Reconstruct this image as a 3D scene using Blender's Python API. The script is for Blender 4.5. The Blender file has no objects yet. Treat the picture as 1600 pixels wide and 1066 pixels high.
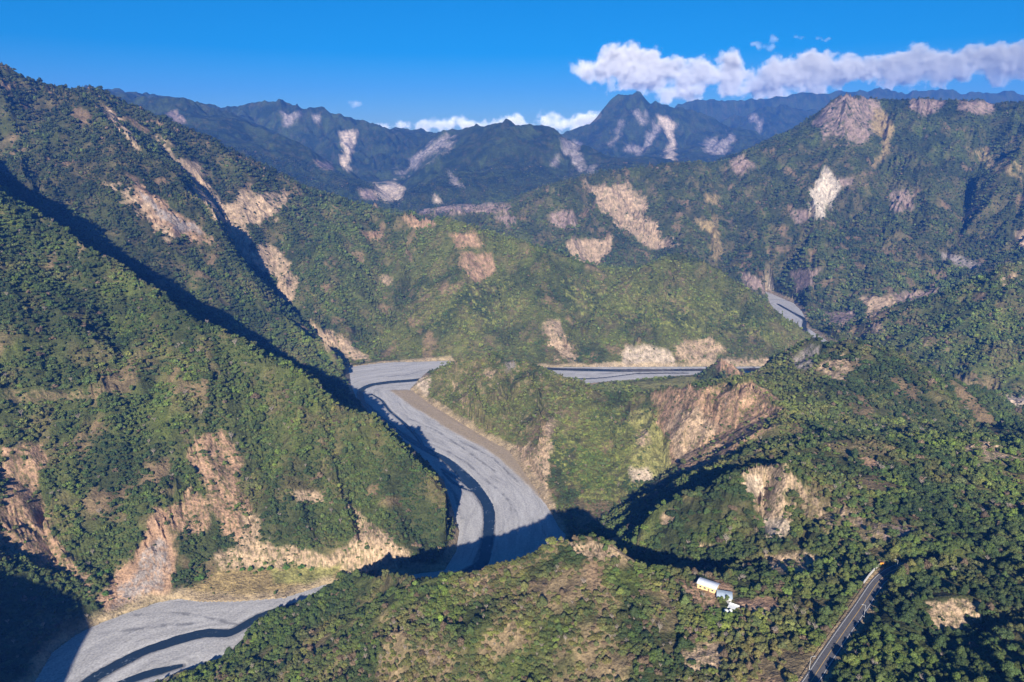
import bpy, bmesh, math, random
import numpy as np
from mathutils import Vector, Matrix

# ------------------------------------------------------------------ camera, sky, sun, exposure
sc = bpy.context.scene
F = 1067.0                      # focal length in pixels of the 1600 px wide frame (24 mm lens)
PITCH = math.radians(15.5)
CAMH = 450.0                    # metres above the river
cp, sp = math.cos(PITCH), math.sin(PITCH)
cam_d = bpy.data.cameras.new('camera')
cam = bpy.data.objects.new('camera', cam_d)
sc.collection.objects.link(cam)
cam.location = (0, 0, CAMH)
cam.rotation_euler = (math.radians(90) - PITCH, 0, 0)
cam_d.sensor_width = 36.0
cam_d.lens = 36.0 * F / 1600.0
cam_d.clip_start = 1.0
cam_d.clip_end = 90000.0
sc.camera = cam

SUN_EL = math.radians(26.0)
SUN_AZ = math.radians(184.0)    # clockwise from the view direction (+Y)
sun_dir = Vector((math.sin(SUN_AZ) * math.cos(SUN_EL), math.cos(SUN_AZ) * math.cos(SUN_EL), math.sin(SUN_EL)))
w = bpy.data.worlds.new('World'); sc.world = w; w.use_nodes = True
nt = w.node_tree
bg = nt.nodes['Background']
sky = nt.nodes.new('ShaderNodeTexSky'); sky.sky_type = 'NISHITA'; sky.sun_disc = False
sky.sun_elevation = SUN_EL; sky.sun_rotation = SUN_AZ
sky.altitude = 600; sky.air_density = 1.0; sky.dust_density = 1.2; sky.ozone_density = 6.0
hs = nt.nodes.new('ShaderNodeHueSaturation'); hs.inputs['Saturation'].default_value = 1.5
nt.links.new(sky.outputs[0], hs.inputs['Color']); nt.links.new(hs.outputs[0], bg.inputs[0])
bg.inputs[1].default_value = 0.050
sun_l = bpy.data.lights.new('sun', 'SUN'); sun_l.energy = 5.0; sun_l.angle = math.radians(0.5)
sun_l.color = (1.0, 0.93, 0.82)
sun_o = bpy.data.objects.new('sun', sun_l); sc.collection.objects.link(sun_o)
sun_o.rotation_euler = (-sun_dir).to_track_quat('-Z', 'Y').to_euler()
sc.view_settings.view_transform = 'Standard'; sc.view_settings.look = 'None'
sc.view_settings.exposure = 1.1; sc.view_settings.gamma = 1.0
sc.render.engine = 'CYCLES'
sc.cycles.use_denoising = True
sc.cycles.max_bounces = 6; sc.cycles.diffuse_bounces = 2; sc.cycles.volume_bounces = 0
sc.cycles.transparent_max_bounces = 24
sc.cycles.volume_step_rate = 2.5; sc.cycles.volume_max_steps = 256

HAZE = True
NZ = 1.0
TREES = True

# ------------------------------------------------------------------ helpers
def link(o): sc.collection.objects.link(o); return o
def tag(o, label=None, cat=None, group=None, kind=None):
    if label: o['label'] = label
    if cat: o['category'] = cat
    if group: o['group'] = group
    if kind: o['kind'] = kind
    return o
def ray(u, v):
    xc = (u - 800) / F; yc = (533 - v) / F
    return xc, cp + yc * sp, -sp + yc * cp
def PY(u, v, Y):
    d = ray(u, v); s = Y / d[1]; return (d[0] * s, Y, CAMH + d[2] * s)
def PZ(u, v, z=0.0):
    d = ray(u, v); s = (z - CAMH) / d[2]; return (d[0] * s, d[1] * s, z)
def project(x, y, z):
    dep = y * cp - (z - CAMH) * sp
    dep = np.maximum(dep, 1e-3)
    return 800 + F * x / dep, 533 - F * (y * sp + (z - CAMH) * cp) / dep

def hash2(ix, iy, seed):
    h = (ix.astype(np.int64) * 374761393 + iy.astype(np.int64) * 668265263 + seed * 2147483647) & 0xFFFFFFFF
    h = ((h ^ (h >> 13)) * 1274126177) & 0xFFFFFFFF
    h = (h ^ (h >> 16)) & 0xFFFFFFFF
    return (h.astype(np.float32) / np.float32(4294967295.0))
def vnoise(x, y, seed=0):
    ix = np.floor(x); iy = np.floor(y); fx = (x - ix).astype(np.float32); fy = (y - iy).astype(np.float32)
    fx = fx * fx * fx * (fx * (fx * 6 - 15) + 10); fy = fy * fy * fy * (fy * (fy * 6 - 15) + 10)
    a = hash2(ix, iy, seed); b = hash2(ix + 1, iy, seed); c = hash2(ix, iy + 1, seed); d = hash2(ix + 1, iy + 1, seed)
    return (a + (b - a) * fx) * (1 - fy) + (c + (d - c) * fx) * fy
def fbm(x, y, oct=4, seed=0, gain=0.5):
    s = 0; a = 1; t = 0
    for k in range(oct):
        s = s + a * vnoise(x * 2 ** k + 17.3 * k, y * 2 ** k - 9.1 * k, seed + k); t += a; a *= gain
    return s / t
def sstep(a, b, x):
    t = np.clip((x - a) / (b - a), 0, 1); return t * t * (3 - 2 * t)
def inpoly(px, py, poly):
    """points inside a polygon (vectorised even-odd test)"""
    ins = np.zeros(px.shape, bool); n = len(poly)
    for i in range(n):
        x1, y1 = poly[i]; x2, y2 = poly[(i + 1) % n]
        if y1 == y2: continue
        c = ((y1 > py) != (y2 > py)) & (px < (x2 - x1) * (py - y1) / (y2 - y1) + x1)
        ins ^= c
    return ins
def segdist(px, py, line, closed=False):
    """distance to a polyline and the arc length of the nearest point"""
    best = np.full(px.shape, 1e9, np.float32); arc = np.zeros(px.shape, np.float32); side = np.zeros(px.shape, np.float32)
    L = 0; n = len(line)
    for i in range(n if closed else n - 1):
        x1, y1 = line[i][:2]; x2, y2 = line[(i + 1) % n][:2]
        dx, dy = x2 - x1, y2 - y1; l = math.hypot(dx, dy)
        if l < 1e-6: continue
        t = np.clip(((px - x1) * dx + (py - y1) * dy) / (l * l), 0, 1)
        ex = px - x1 - t * dx; ey = py - y1 - t * dy
        d = np.hypot(ex, ey); m = d < best
        best = np.where(m, d, best); arc = np.where(m, L + t * l, arc)
        side = np.where(m, np.sign(dx * ey - dy * ex), side)
        L += l
    return best, arc, side

# ------------------------------------------------------------------ river outlines (world plane z = 0)
Q = lambda pts: [PZ(u, v, 0)[:2] for u, v in pts]
bed_upper = Q([(545, 574), (600, 567), (702, 564), (664, 584), (640, 609), (673, 633), (725, 665), (763, 688), (796, 706), (819, 740),
               (838, 766), (860, 800), (874, 826), (884, 836)]) + [(40, 640), (-10, 605), (-80, 590), (-150, 588), (-225, 597), (-235, 618), (-200, 640), (-120, 655), (-75, 665)] + \
            Q([(713, 862), (718, 830), (706, 790), (694, 752), (668, 722), (620, 690), (585, 655), (556, 620), (548, 600)])
bed_lower = [(-120, 655), (-200, 640)] + Q([(445, 935), (367, 941), (312, 941), (279, 936), (247, 942), (208, 955), (162, 972), (120, 992), (82, 1020), (55, 1066)]) + \
            [(-440, 440), (-500, 330), (-460, 300), (-400, 400), (-345, 468), (-305, 505), (-265, 532), (-256, 562), (-248, 590), (-225, 597), (-150, 588), (-80, 590)]
bed_strip = Q([(640, 566), (702, 565), (860, 574), (1190, 573)]) + [(640, 1425), (712, 1470), (738, 1540), (742, 1600), (738, 1700), (740, 1850)] + \
            Q([(1195, 455), (1240, 474), (1253, 487), (1260, 503)]) + [(782, 1760), (778, 1640), (778, 1540), (750, 1440), (660, 1330)] + \
            Q([(1190, 585), (1085, 586), (1060, 587), (990, 593), (905, 600), (840, 600), (760, 590), (690, 585)])
BEDS = [bed_upper, bed_lower, bed_strip]
# water channels: (u, v, half width in metres) on z = 0
water_main = [(1195, 577, 7), (1150, 578, 8), (1085, 578, 8), (980, 579, 8), (880, 577, 8), (800, 574, 7), (720, 583, 6), (648, 594, 7), (612, 597, 7), (582, 601, 7), (567, 607, 6),
              (562, 615, 5), (566, 628, 5), (588, 648, 5), (618, 672, 5), (645, 690, 5), (669, 704, 5), (695, 718, 6), (718, 736, 7), (736, 755, 8), (751, 774, 6.6),
              (762, 793, 7), (765, 815, 7.2), (763, 838, 7.2), (759, 857, 7.2), (748, 885, 7.5)]
water_lower = [(361, 988, 5), (325, 989, 5), (292, 996, 5.5), (260, 1006, 5.5), (227, 1017, 5.5), (201, 1030, 6.5), (175, 1043, 7), (153, 1056, 7.5), (136, 1068, 8), (90, 1100, 8)]
water_second = [(285, 1040, 2), (257, 1047, 4), (227, 1055, 4.5), (201, 1064, 4), (160, 1082, 4)]
braids = [[(581, 616, 1.2), (597, 626, 2), (609, 642, 2.5), (631, 661, 2.5), (650, 680, 2.5), (665, 703, 2)],
          [(690, 733, 1.2), (705, 742, 1.8), (722, 752, 1.8), (738, 765, 2)],
          [(692, 738, 1), (706, 752, 1.6), (722, 762, 1.6), (738, 768, 1.5)],
          [(866, 588, 1.5), (905, 592, 3), (945, 590, 2), (1000, 583, 1.5)],
          [(995, 584, 2), (1040, 583, 3), (1075, 583, 2)]]
def wchan(pts): return [PZ(u, v, 0)[:2] + (hw,) for u, v, hw in pts]
CH = [wchan([(1215, 475, 4), (1240, 489, 5), (1258, 500, 7)]) + [(755, 1700, 6), (758, 1560, 6), (720, 1450, 7), (620, 1395, 7)] + wchan(water_main) +
      [(-85, 628, 8), (-150, 614, 7), (-215, 606, 6), (-252, 588, 6)] + wchan(water_lower), wchan(water_second)] + [wchan(b) for b in braids]

# ------------------------------------------------------------------ ridge and valley lines  (u, v, forward distance)  or ('w', x, y, z)
def W(x, y, z): return ('w', x, y, z)
def res(p):
    if p[0] == 'w': return p[1:]
    if p[0] == 'z': return PZ(p[1], p[2], p[3])
    return PY(*p)
def Zp(u, v, z): return ('z', u, v, z)
LINES = [
 # near ridge (bottom centre)
 ('near', [W(-385, 400, 3), Zp(258, 1058, 5), Zp(305, 1025, 9), Zp(355, 988, 12), Zp(418, 962, 16), Zp(475, 944, 26), Zp(530, 914, 44), Zp(575, 899, 66), Zp(615, 910, 92), Zp(700, 897, 125),
           Zp(765, 890, 136), Zp(826, 872, 150), Zp(883, 845, 165), Zp(945, 849, 168), Zp(1010, 880, 155), Zp(1060, 898, 148), Zp(1120, 905, 148), Zp(1200, 912, 152)]),
 ('near', [W(-420, 300, 6), W(-300, 380, 6), Zp(260, 1090, 9), Zp(330, 1075, 16), Zp(400, 1075, 28), Zp(500, 1075, 56), Zp(600, 1075, 84), Zp(800, 1075, 116), Zp(1000, 1075, 139), Zp(1200, 1075, 156), Zp(1400, 1075, 172), Zp(1600, 1075, 190), Zp(1800, 1075, 200)]),
 ('near', [Zp(600, 990, 104), Zp(800, 980, 139), Zp(1000, 975, 152)]),
 ('near', [W(-1500, 150, 520), W(-800, 150, 330), W(-560, 150, 292), W(-445, 150, 232), W(-375, 150, 60)]),
 ('near', [W(-375, 150, 60), W(-285, 150, 40), W(-100, 160, 80), W(150, 180, 160), W(400, 200, 215)]),
 ('near', [W(-1300, 420, 300), W(-900, 330, 160), W(-640, 300, 40)]),
 # gully behind the near ridge
 ('near', [W(40, 640, 2), W(85, 575, 38), W(112, 528, 78), W(140, 500, 106), W(175, 487, 124), W(205, 470, 140)]),
 # A: left lit spur
 ('A', [Zp(722, 858, 0), Zp(714, 800, 45), Zp(700, 772, 66), Zp(640, 703, 97), Zp(600, 675, 111), Zp(560, 648, 126), Zp(500, 605, 148), Zp(440, 573, 171), Zp(350, 526, 203), Zp(300, 490, 228), Zp(230, 443, 263),
        Zp(160, 405, 295), Zp(110, 374, 320), Zp(50, 330, 360), Zp(0, 294, 394), W(-1150, 1420, 480), W(-1600, 1800, 620)]),
 ('A', [Zp(445, 905, 6), Zp(520, 905, 3), W(-170, 655, 3)]),
 ('A', [Zp(300, 905, 8), Zp(380, 893, 7), Zp(520, 885, 6), Zp(600, 890, 5)]),
 ('A', [Zp(450, 860, 28), Zp(540, 850, 30), Zp(620, 850, 28), Zp(680, 850, 12)]),
 # A face relief: rib and hollow lines
 ('A', [Zp(350, 526, 203), Zp(330, 640, 138), Zp(300, 740, 85), Zp(240, 850, 38), Zp(180, 940, 6)]),
 ('A', [Zp(395, 560, 175), Zp(400, 660, 115), Zp(400, 760, 66), Zp(400, 850, 24)]),
 ('A', [Zp(200, 470, 240), Zp(150, 600, 170), Zp(110, 720, 105), Zp(60, 820, 62)]),
 ('A', [Zp(500, 605, 148), Zp(520, 700, 92), Zp(545, 790, 50), Zp(560, 850, 26)]),
 # valley behind A
 ('B', [W(-255, 1290, 3), PZ(545, 598, 2) and Zp(545, 598, 3), W(-430, 1235, 22), W(-560, 1215, 88), W(-720, 1260, 165), W(-880, 1340, 240), W(-1080, 1500, 320), W(-1500, 1900, 480)]),
 # B crest
 ('B', [(550, 588, 1320), (520, 560, 1350), (480, 530, 1380), (420, 470, 1450), (365, 400, 1530), (335, 335, 1600), (270, 265, 1700), (180, 205, 1820), (100, 150, 1920), (60, 124, 2050)]),
 ('B', [(0, 105, 2000), W(-2000, 2100, 830), W(-2600, 2400, 1000)]),
 ('B', [(0, 105, 2000), (30, 250, 1650), (60, 330, 1420)]),
 # gully between B and C
 ('C', [(548, 572, 1430), (520, 545, 1480), (450, 487, 1590), (390, 425, 1670), (352, 355, 1780), (330, 305, 1870), (285, 235, 1990), (235, 185, 2080)]),
 # C crest
 ('C', [(-200, 100, 1900), (0, 106, 2000), (60, 122, 2050), (100, 134, 2090), (150, 136, 2100), (200, 160, 2150), (240, 182, 2150), (300, 215, 2150), (400, 262, 2150), (500, 305, 2100), (560, 330, 2050), (610, 345, 2000), (650, 336, 1970),
        (700, 352, 1900), (750, 366, 1850), (800, 382, 1800), (870, 407, 1740), (950, 428, 1730), (1000, 412, 1745), (1060, 396, 1760), (1100, 405, 1720), (1150, 440, 1668), (1210, 482, 1610), (1270, 522, 1553), W(727, 1545, 5)]),
 ('C', [Zp(548, 565, 3), Zp(600, 560, 4), Zp(700, 560, 5), W(60, 1425, 4), Zp(860, 571, 4), Zp(1000, 570, 5), Zp(1190, 569, 4), W(650, 1440, 4), W(700, 1520, 4)]),
 ('C', [(660, 345, 1960), (640, 450, 1760), (600, 530, 1560)]),
 ('C', [(750, 370, 1840), (780, 460, 1660), (800, 540, 1490)]),
 ('C', [(1060, 400, 1750), (1040, 470, 1620), (1000, 540, 1460)]),
 ('C', [(950, 432, 1720), (920, 500, 1590), (890, 550, 1460)]),
 # D: spur inside the bend
 ('D', [Zp(640, 606, 2), Zp(655, 590, 20), Zp(700, 566, 58), Zp(735, 553, 82), Zp(775, 546, 98), Zp(830, 566, 88), Zp(880, 590, 74), Zp(940, 608, 68), Zp(990, 617, 70), Zp(1022, 621, 84)]),
 ('D', [Zp(830, 566, 88), Zp(840, 620, 68), Zp(845, 690, 40), Zp(850, 750, 14)]),
 # valley D / E
 ('D', [Zp(884, 836, 1), Zp(960, 795, 8), Zp(1010, 762, 17), Zp(1052, 742, 30), W(215, 795, 48), W(265, 790, 80), W(310, 775, 118)]),
 ('D', [Zp(930, 800, 6), Zp(950, 720, 30), Zp(960, 660, 55)]),
 # E: rocky knoll
 ('E', [Zp(1022, 621, 84), Zp(1040, 609, 100), Zp(1100, 604, 118), Zp(1140, 603, 126), Zp(1165, 597, 132), Zp(1200, 617, 134), Zp(1225, 647, 132)]),
 ('E', [Zp(1022, 640, 72), Zp(1035, 690, 45), Zp(1050, 725, 34)]),
 ('E', [Zp(1100, 604, 118), Zp(1120, 650, 95), Zp(1110, 690, 74)]),
 # terrace between E and the river
 ('D', [W(60, 1290, 4), Zp(905, 603, 4), Zp(980, 600, 5), Zp(1085, 593, 5), Zp(1112, 600, 6), W(330, 1180, 14), W(250, 1150, 18), W(150, 1170, 16), W(70, 1220, 10)]),
 ('D', [W(440, 1200, 14), W(520, 1290, 5), W(560, 1320, 3)]),
 # knob
 ('Qk', [Zp(1090, 590, 5), Zp(1105, 572, 34), Zp(1125, 556, 62), Zp(1140, 566, 50), Zp(1155, 582, 28), Zp(1168, 592, 8)]),
 # I: front rocky hill
 ('I', [Zp(1000, 842, 104), Zp(1005, 820, 114), Zp(1035, 797, 128), Zp(1057, 777, 138), Zp(1095, 771, 142), Zp(1120, 757, 152), Zp(1160, 738, 162), Zp(1207, 721, 175), Zp(1250, 745, 172), Zp(1300, 775, 166), Zp(1360, 810, 166), Zp(1400, 845, 168)]),
 ('I', [Zp(1070, 748, 84), Zp(1092, 737, 94), Zp(1125, 721, 104), Zp(1175, 689, 110), Zp(1225, 654, 126)]),
 ('I', [W(170, 640, 70), W(195, 640, 100), W(225, 650, 122), W(255, 650, 145)]),
 ('I', [Zp(1130, 880, 128), Zp(1200, 875, 136), Zp(1290, 880, 150), Zp(1340, 900, 160)]),
 ('I', [Zp(1160, 738, 162), Zp(1130, 800, 140), Zp(1105, 860, 118)]),
 ('I', [Zp(1207, 721, 175), Zp(1250, 800, 153), Zp(1262, 860, 140)]),
 ('I', [Zp(1190, 765, 147), Zp(1190, 850, 127)]),
 ('E', [Zp(1145, 603, 127), Zp(1152, 650, 107), Zp(1132, 700, 84)]),
 ('E', [Zp(1062, 605, 106), Zp(1070, 660, 78), Zp(1072, 705, 56)]),
 ('D', [Zp(735, 553, 82), Zp(742, 620, 50), Zp(765, 675, 16)]),
 ('D', [Zp(792, 600, 60), Zp(815, 690, 20)]),
 # J: forested right slope with the road
 ('J', [Zp(1225, 654, 126), Zp(1300, 682, 152), Zp(1400, 702, 168), Zp(1500, 708, 165), Zp(1600, 694, 165), Zp(1750, 690, 165)]),
 ('J', [Zp(1280, 730, 156), Zp(1400, 760, 160), Zp(1500, 790, 158), Zp(1600, 800, 164), Zp(1750, 800, 175)]),
 ('J', [Zp(1450, 900, 170), Zp(1500, 930, 180), Zp(1600, 940, 186), Zp(1750, 960, 200)]),
 ('J', [Zp(1440, 992, 169), Zp(1540, 992, 171)]),
 ('J', [Zp(1440, 934, 179), Zp(1540, 932, 181)]),
 # hollow between J and F
 ('F', [Zp(1245, 642, 126), Zp(1350, 655, 116), Zp(1450, 670, 104), Zp(1550, 672, 84), W(760, 900, 70), W(1100, 1000, 60)]),
 # F crest
 ('F', [Zp(1172, 592, 6), Zp(1190, 576, 50), Zp(1215, 562, 90), Zp(1250, 545, 130), Zp(1282, 531, 155), Zp(1330, 541, 158), Zp(1400, 561, 145), Zp(1450, 583, 130), Zp(1500, 608, 112), Zp(1540, 640, 92), Zp(1560, 662, 76)]),
 ('F', [W(330, 1080, 60), W(380, 1050, 95), W(400, 960, 116), Zp(1245, 642, 126)]),
 # side valley on the right
 ('H', [W(720, 1440, 4), W(740, 1330, 10), W(790, 1240, 18), W(850, 1160, 28), W(1200, 1080, 45)]),
 ('H', [Zp(1560, 625, 36), Zp(1600, 628, 36)]),
 # H: dark slope right
 ('H', [W(795, 1570, 10), (1290, 514, 1620), (1320, 506, 1640), (1345, 506, 1600), (1370, 507, 1500), (1400, 495, 1490), (1480, 462, 1470), (1530, 430, 1480), (1560, 412, 1500), (1600, 404, 1520), (1750, 380, 1600)]),
 ('H', [(1370, 507, 1500), W(870, 1700, 12)]),
 # K: big right mountain
 ('K', [(640, 336, 2750), (680, 328, 2700), (740, 336, 2650), (800, 329, 2650), (850, 300, 2700), (890, 286, 2720), (920, 278, 2750), (960, 266, 2780), (1000, 266, 2800), (1060, 262, 2850), (1100, 254, 2900), (1160, 237, 2950), (1200, 221, 3000),
        (1240, 207, 3030), (1270, 195, 3050), (1290, 171, 3080), (1310, 155, 3100), (1330, 146, 3100), (1360, 153, 3100), (1400, 155, 3080), (1450, 153, 3050), (1500, 157, 3000), (1560, 163, 2950), (1600, 159, 2900), (1800, 155, 2800)]),
 ('K', [W(720, 2010, 5), W(600, 2170, 40), W(400, 2260, 62), W(150, 2330, 82), W(-100, 2450, 100), W(-350, 2800, 130), W(-560, 3300, 165), W(-620, 3800, 180)]),
 ('K', [(1330, 143, 3100), (1300, 230, 2800), (1270, 330, 2400), (1262, 400, 2150), (1262, 470, 1960)]),
 ('K', [(1390, 165, 3030), (1378, 260, 2650), (1345, 330, 2380), (1300, 400, 2150), (1285, 470, 1950), (1290, 505, 1840)]),
 ('K', [(1450, 155, 3000), (1430, 260, 2550), (1400, 340, 2280), (1350, 430, 2000), (1320, 490, 1850)]),
 ('K', [(1530, 200, 2800), (1520, 320, 2350), (1470, 420, 2000), (1420, 470, 1850)]),
 ('K', [(1600, 210, 2500), (1600, 300, 2250), (1570, 380, 2050), (1500, 430, 1900)]),
 ('K', [(1200, 225, 2950), (1200, 320, 2500), (1195, 400, 2250), (1196, 440, 2120)]),
 ('K', [(1100, 255, 2880), (1110, 330, 2550), (1120, 400, 2300)]),
 ('K', [(960, 270, 2760), (1000, 340, 2550), (1050, 385, 2400)]),
 ('K', [(890, 285, 2710), (900, 350, 2550), (930, 420, 2350)]),
 ('K', [W(900, 1720, 15), W(1000, 1740, 60), W(1300, 1800, 110), W(1900, 1900, 200)]),
 # far: M1
 ('M1', [(215, 156, 4400), (235, 151, 4450), (265, 148, 4500), (300, 158, 4450), (340, 180, 4300), (400, 203, 4200), (480, 236, 4000), (560, 287, 3700), (612, 325, 3500)]),
 ('M1', [(215, 156, 4400), W(-3500, 4300, 900)]),
 ('M1', [W(-2300, 2900, 480), W(-1500, 3000, 300), W(-900, 3200, 200), W(-620, 3350, 165)]),
 # M2
 ('M2', [(350, 177, 5536), (380, 168, 5512), (410, 158, 5488), (440, 156, 5488), (470, 165, 5464), (510, 167, 5440), (540, 178, 5416), (570, 190, 5392), (610, 208, 5344), (640, 213, 5344), (680, 212, 5296), (710, 202, 5100),
         (740, 196, 4800), (765, 190, 4600), (790, 189, 4500), (815, 197, 4500), (850, 197, 4550), (872, 206, 4600), (900, 222, 4450), (930, 235, 4300), (990, 254, 3900), (1030, 262, 3600)]),
 ('M2', [(350, 177, 5536), W(-3500, 5900, 1000)]),
 ('M2', [(610, 318, 3600), (585, 298, 4300), (520, 262, 4800), (460, 225, 5100), (400, 195, 5248)]),
 ('M2', [(440, 156, 5488), (500, 210, 5200), (550, 262, 4700)]),
 ('M2', [(540, 178, 5416), (570, 230, 5100), (600, 285, 4500)]),
 ('M2', [(680, 212, 5296), (640, 260, 4800), (615, 300, 4100)]),
 ('M2', [(765, 190, 4600), (700, 240, 4300), (660, 285, 3900), (640, 318, 3500)]),
 ('M2', [(800, 196, 4500), (760, 260, 4000), (730, 310, 3500)]),
 ('M2', [(850, 197, 4550), (830, 250, 4000), (800, 305, 3500)]),
 ('M2', [(880, 212, 4600), (890, 270, 3900), (870, 290, 3500)]),
 ('M2', [W(-300, 3150, 160), W(0, 3150, 220), W(300, 3300, 260), W(800, 3600, 300), W(1600, 4200, 380)]),
 # N
 ('N', [(860, 225, 5968), (890, 207, 6064), (925, 188, 6208), (938, 172, 6256), (950, 155, 6280), (970, 145, 6304), (990, 149, 6304), (1010, 156, 6280), (1060, 167, 6208), (1120, 184, 6064), (1190, 208, 5824), (1240, 222, 5584)]),
 ('N', [(970, 145, 6304), (985, 190, 5920), (1000, 235, 5584)]),
 ('N', [(1030, 160, 6256), (1050, 200, 5920), (1060, 240, 5584)]),
 ('N', [(1010, 156, 6280), (1015, 200, 5872), (1030, 240, 5536)]),
 ('N', [W(0, 5200, 380), W(800, 5000, 380), W(1700, 4800, 400), W(2600, 4700, 450)]),
 # O layers
 ('O', [(1090, 200, 7024), (1130, 188, 7168), (1150, 179, 7216), (1165, 184, 7216), (1190, 170, 7264), (1215, 166, 7264), (1250, 168, 7264), (1300, 172, 7264), (1500, 170, 7264), (1800, 170, 7264)]),
 ('O', [W(0, 6700, 460), W(2200, 6500, 470), W(6500, 6600, 500)]),
 ('O2', [(1045, 170, 7840), (1065, 156, 7860), (1090, 154, 7860), (1150, 153, 7900), (1230, 150, 7900), (1290, 143, 7900), (1320, 137, 7900), (1335, 134, 7900), (1345, 136, 7900), (1370, 130, 7900), (1395, 132, 7900), (1420, 139, 7900),
         (1437, 131, 7900), (1452, 127, 7900), (1465, 131, 7900), (1480, 136, 7900), (1510, 134, 7900), (1550, 137, 7900), (1585, 132, 7900), (1620, 136, 7900), (1800, 138, 7900)]),
 ('O2', [W(0, 7600, 480), W(2500, 7500, 500), W(6500, 7450, 540)]),
 ('O2', [(590, 222, 9500), (640, 213, 9500), (667, 206, 9500), (690, 210, 9500), (730, 216, 9500), (850, 216, 9500)]),
]

# ------------------------------------------------------------------ base height field: membrane through the lines, on a log-polar grid
A0, A1 = -math.radians(82), math.radians(82)
R0, R1 = 110.0, 10000.0
NCA, NCR = 620, 560
ca = np.linspace(A0, A1, NCA); cl = np.linspace(math.log(R0), math.log(R1), NCR)
fix = np.zeros((NCR, NCA), np.float64); cnt = np.zeros((NCR, NCA), np.float64); 
def cell(x, y):
    a = np.arctan2(x, y); l = np.log(np.hypot(x, y))
    return (l - cl[0]) / (cl[-1] - cl[0]) * (NCR - 1), (a - A0) / (A1 - A0) * (NCA - 1)
REG_PTS = {}
for name, pts in LINES:
    P3 = [res(p) for p in pts]
    for p, q in zip(P3[:-1], P3[1:]):
        i0, j0 = cell(p[0], p[1]); i1, j1 = cell(q[0], q[1])
        n = int(max(abs(i1 - i0), abs(j1 - j0)) * 2) + 2
        t = np.linspace(0, 1, n)
        x = p[0] + (q[0] - p[0]) * t; y = p[1] + (q[1] - p[1]) * t; z = p[2] + (q[2] - p[2]) * t
        i, j = cell(x, y); i = np.rint(i).astype(int); j = np.rint(j).astype(int)
        ok = (i >= 0) & (i < NCR) & (j >= 0) & (j < NCA)
        np.add.at(fix, (i[ok], j[ok]), z[ok]); np.add.at(cnt, (i[ok], j[ok]), 1)
CA, CL = np.meshgrid(ca, cl); CR = np.exp(CL); CX = CR * np.sin(CA); CY = CR * np.cos(CA)
mask = cnt > 0
fixz = np.where(mask, fix / np.maximum(cnt, 1), 0)
inbed = np.zeros(CX.shape, bool)
for b in BEDS: inbed |= inpoly(CX, CY, b)
mask |= inbed; fixz = np.where(inbed, 0.0, fixz)
mask[-1, :] = True; fixz[-1, :] = 400.0
def solve(fz, mk, iters, z):
    ii, jj = np.indices(fz.shape); red = ((ii + jj) % 2 == 0) & ~mk; blk = ((ii + jj) % 2 == 1) & ~mk
    for k in range(iters):
        for m in (red, blk):
            p = np.pad(z, 1, mode='edge')
            a = 0.25 * (p[:-2, 1:-1] + p[2:, 1:-1] + p[1:-1, :-2] + p[1:-1, 2:])
            z = np.where(m, z + 1.88 * (a - z), z)
    return z
def pyramid(fz, mk, lev):
    if lev == 0:
        z = np.where(mk, fz, fz[mk].mean())
        return solve(fz, mk, 400, z)
    h, w_ = fz.shape; h2, w2 = (h + 1) // 2, (w_ + 1) // 2
    s = np.zeros((h2, w2)); c = np.zeros((h2, w2)); ii, jj = np.nonzero(mk)
    np.add.at(s, (ii // 2, jj // 2), fz[ii, jj]); np.add.at(c, (ii // 2, jj // 2), 1)
    z2 = pyramid(np.where(c > 0, s / np.maximum(c, 1), 0), c > 0, lev - 1)
    z = np.repeat(np.repeat(z2, 2, 0), 2, 1)[:h, :w_]
    return solve(fz, mk, 160, np.where(mk, fz, z))
base = pyramid(fixz, mask, 4)
for k in range(3):
    p = np.pad(base, 1, mode='edge')
    sm = 0.25 * (p[:-2, 1:-1] + p[2:, 1:-1] + p[1:-1, :-2] + p[1:-1, 2:])
    base = base + 0.45 * (sm - base)

# fine grid: dense inside the view, coarser to the sides
def warp_axis(n):
    core = math.radians(44); nc = int(n * 0.88); ns = (n - nc) // 2
    left = np.linspace(A0 + 0.02, -core, ns, endpoint=False); right = -left[::-1]
    return np.concatenate([left, np.linspace(-core, core, nc), right])
NA, NR = 1500, 1500
fa = warp_axis(NA); NA = len(fa)
fl = np.linspace(math.log(R0 * 1.02), math.log(R1 * 0.985), NR)
def cubic_w(t):
    return (-0.5 * t + t * t - 0.5 * t ** 3, 1 - 2.5 * t * t + 1.5 * t ** 3, 0.5 * t + 2 * t * t - 1.5 * t ** 3, -0.5 * t * t + 0.5 * t ** 3)
def resample(g, gi, gj):
    i = np.clip(np.floor(gi).astype(int), 1, g.shape[0] - 3); wi = cubic_w(gi - i)
    r = sum(w_[:, None] * g[i + k - 1, :] for k, w_ in enumerate(wi))
    j = np.clip(np.floor(gj).astype(int), 1, g.shape[1] - 3); wj = cubic_w(gj - j)
    return sum(w_[None, :] * r[:, j + k - 1] for k, w_ in enumerate(wj))
gi = (fl - cl[0]) / (cl[-1] - cl[0]) * (NCR - 1); gj = (fa - A0) / (A1 - A0) * (NCA - 1)
Z = resample(base, gi, gj).astype(np.float32)
FA, FL = np.meshgrid(fa, fl); R = np.exp(FL).astype(np.float32)
X = (R * np.sin(FA)).astype(np.float32); Y = (R * np.cos(FA)).astype(np.float32)
FAs = FA.astype(np.float32)

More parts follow.
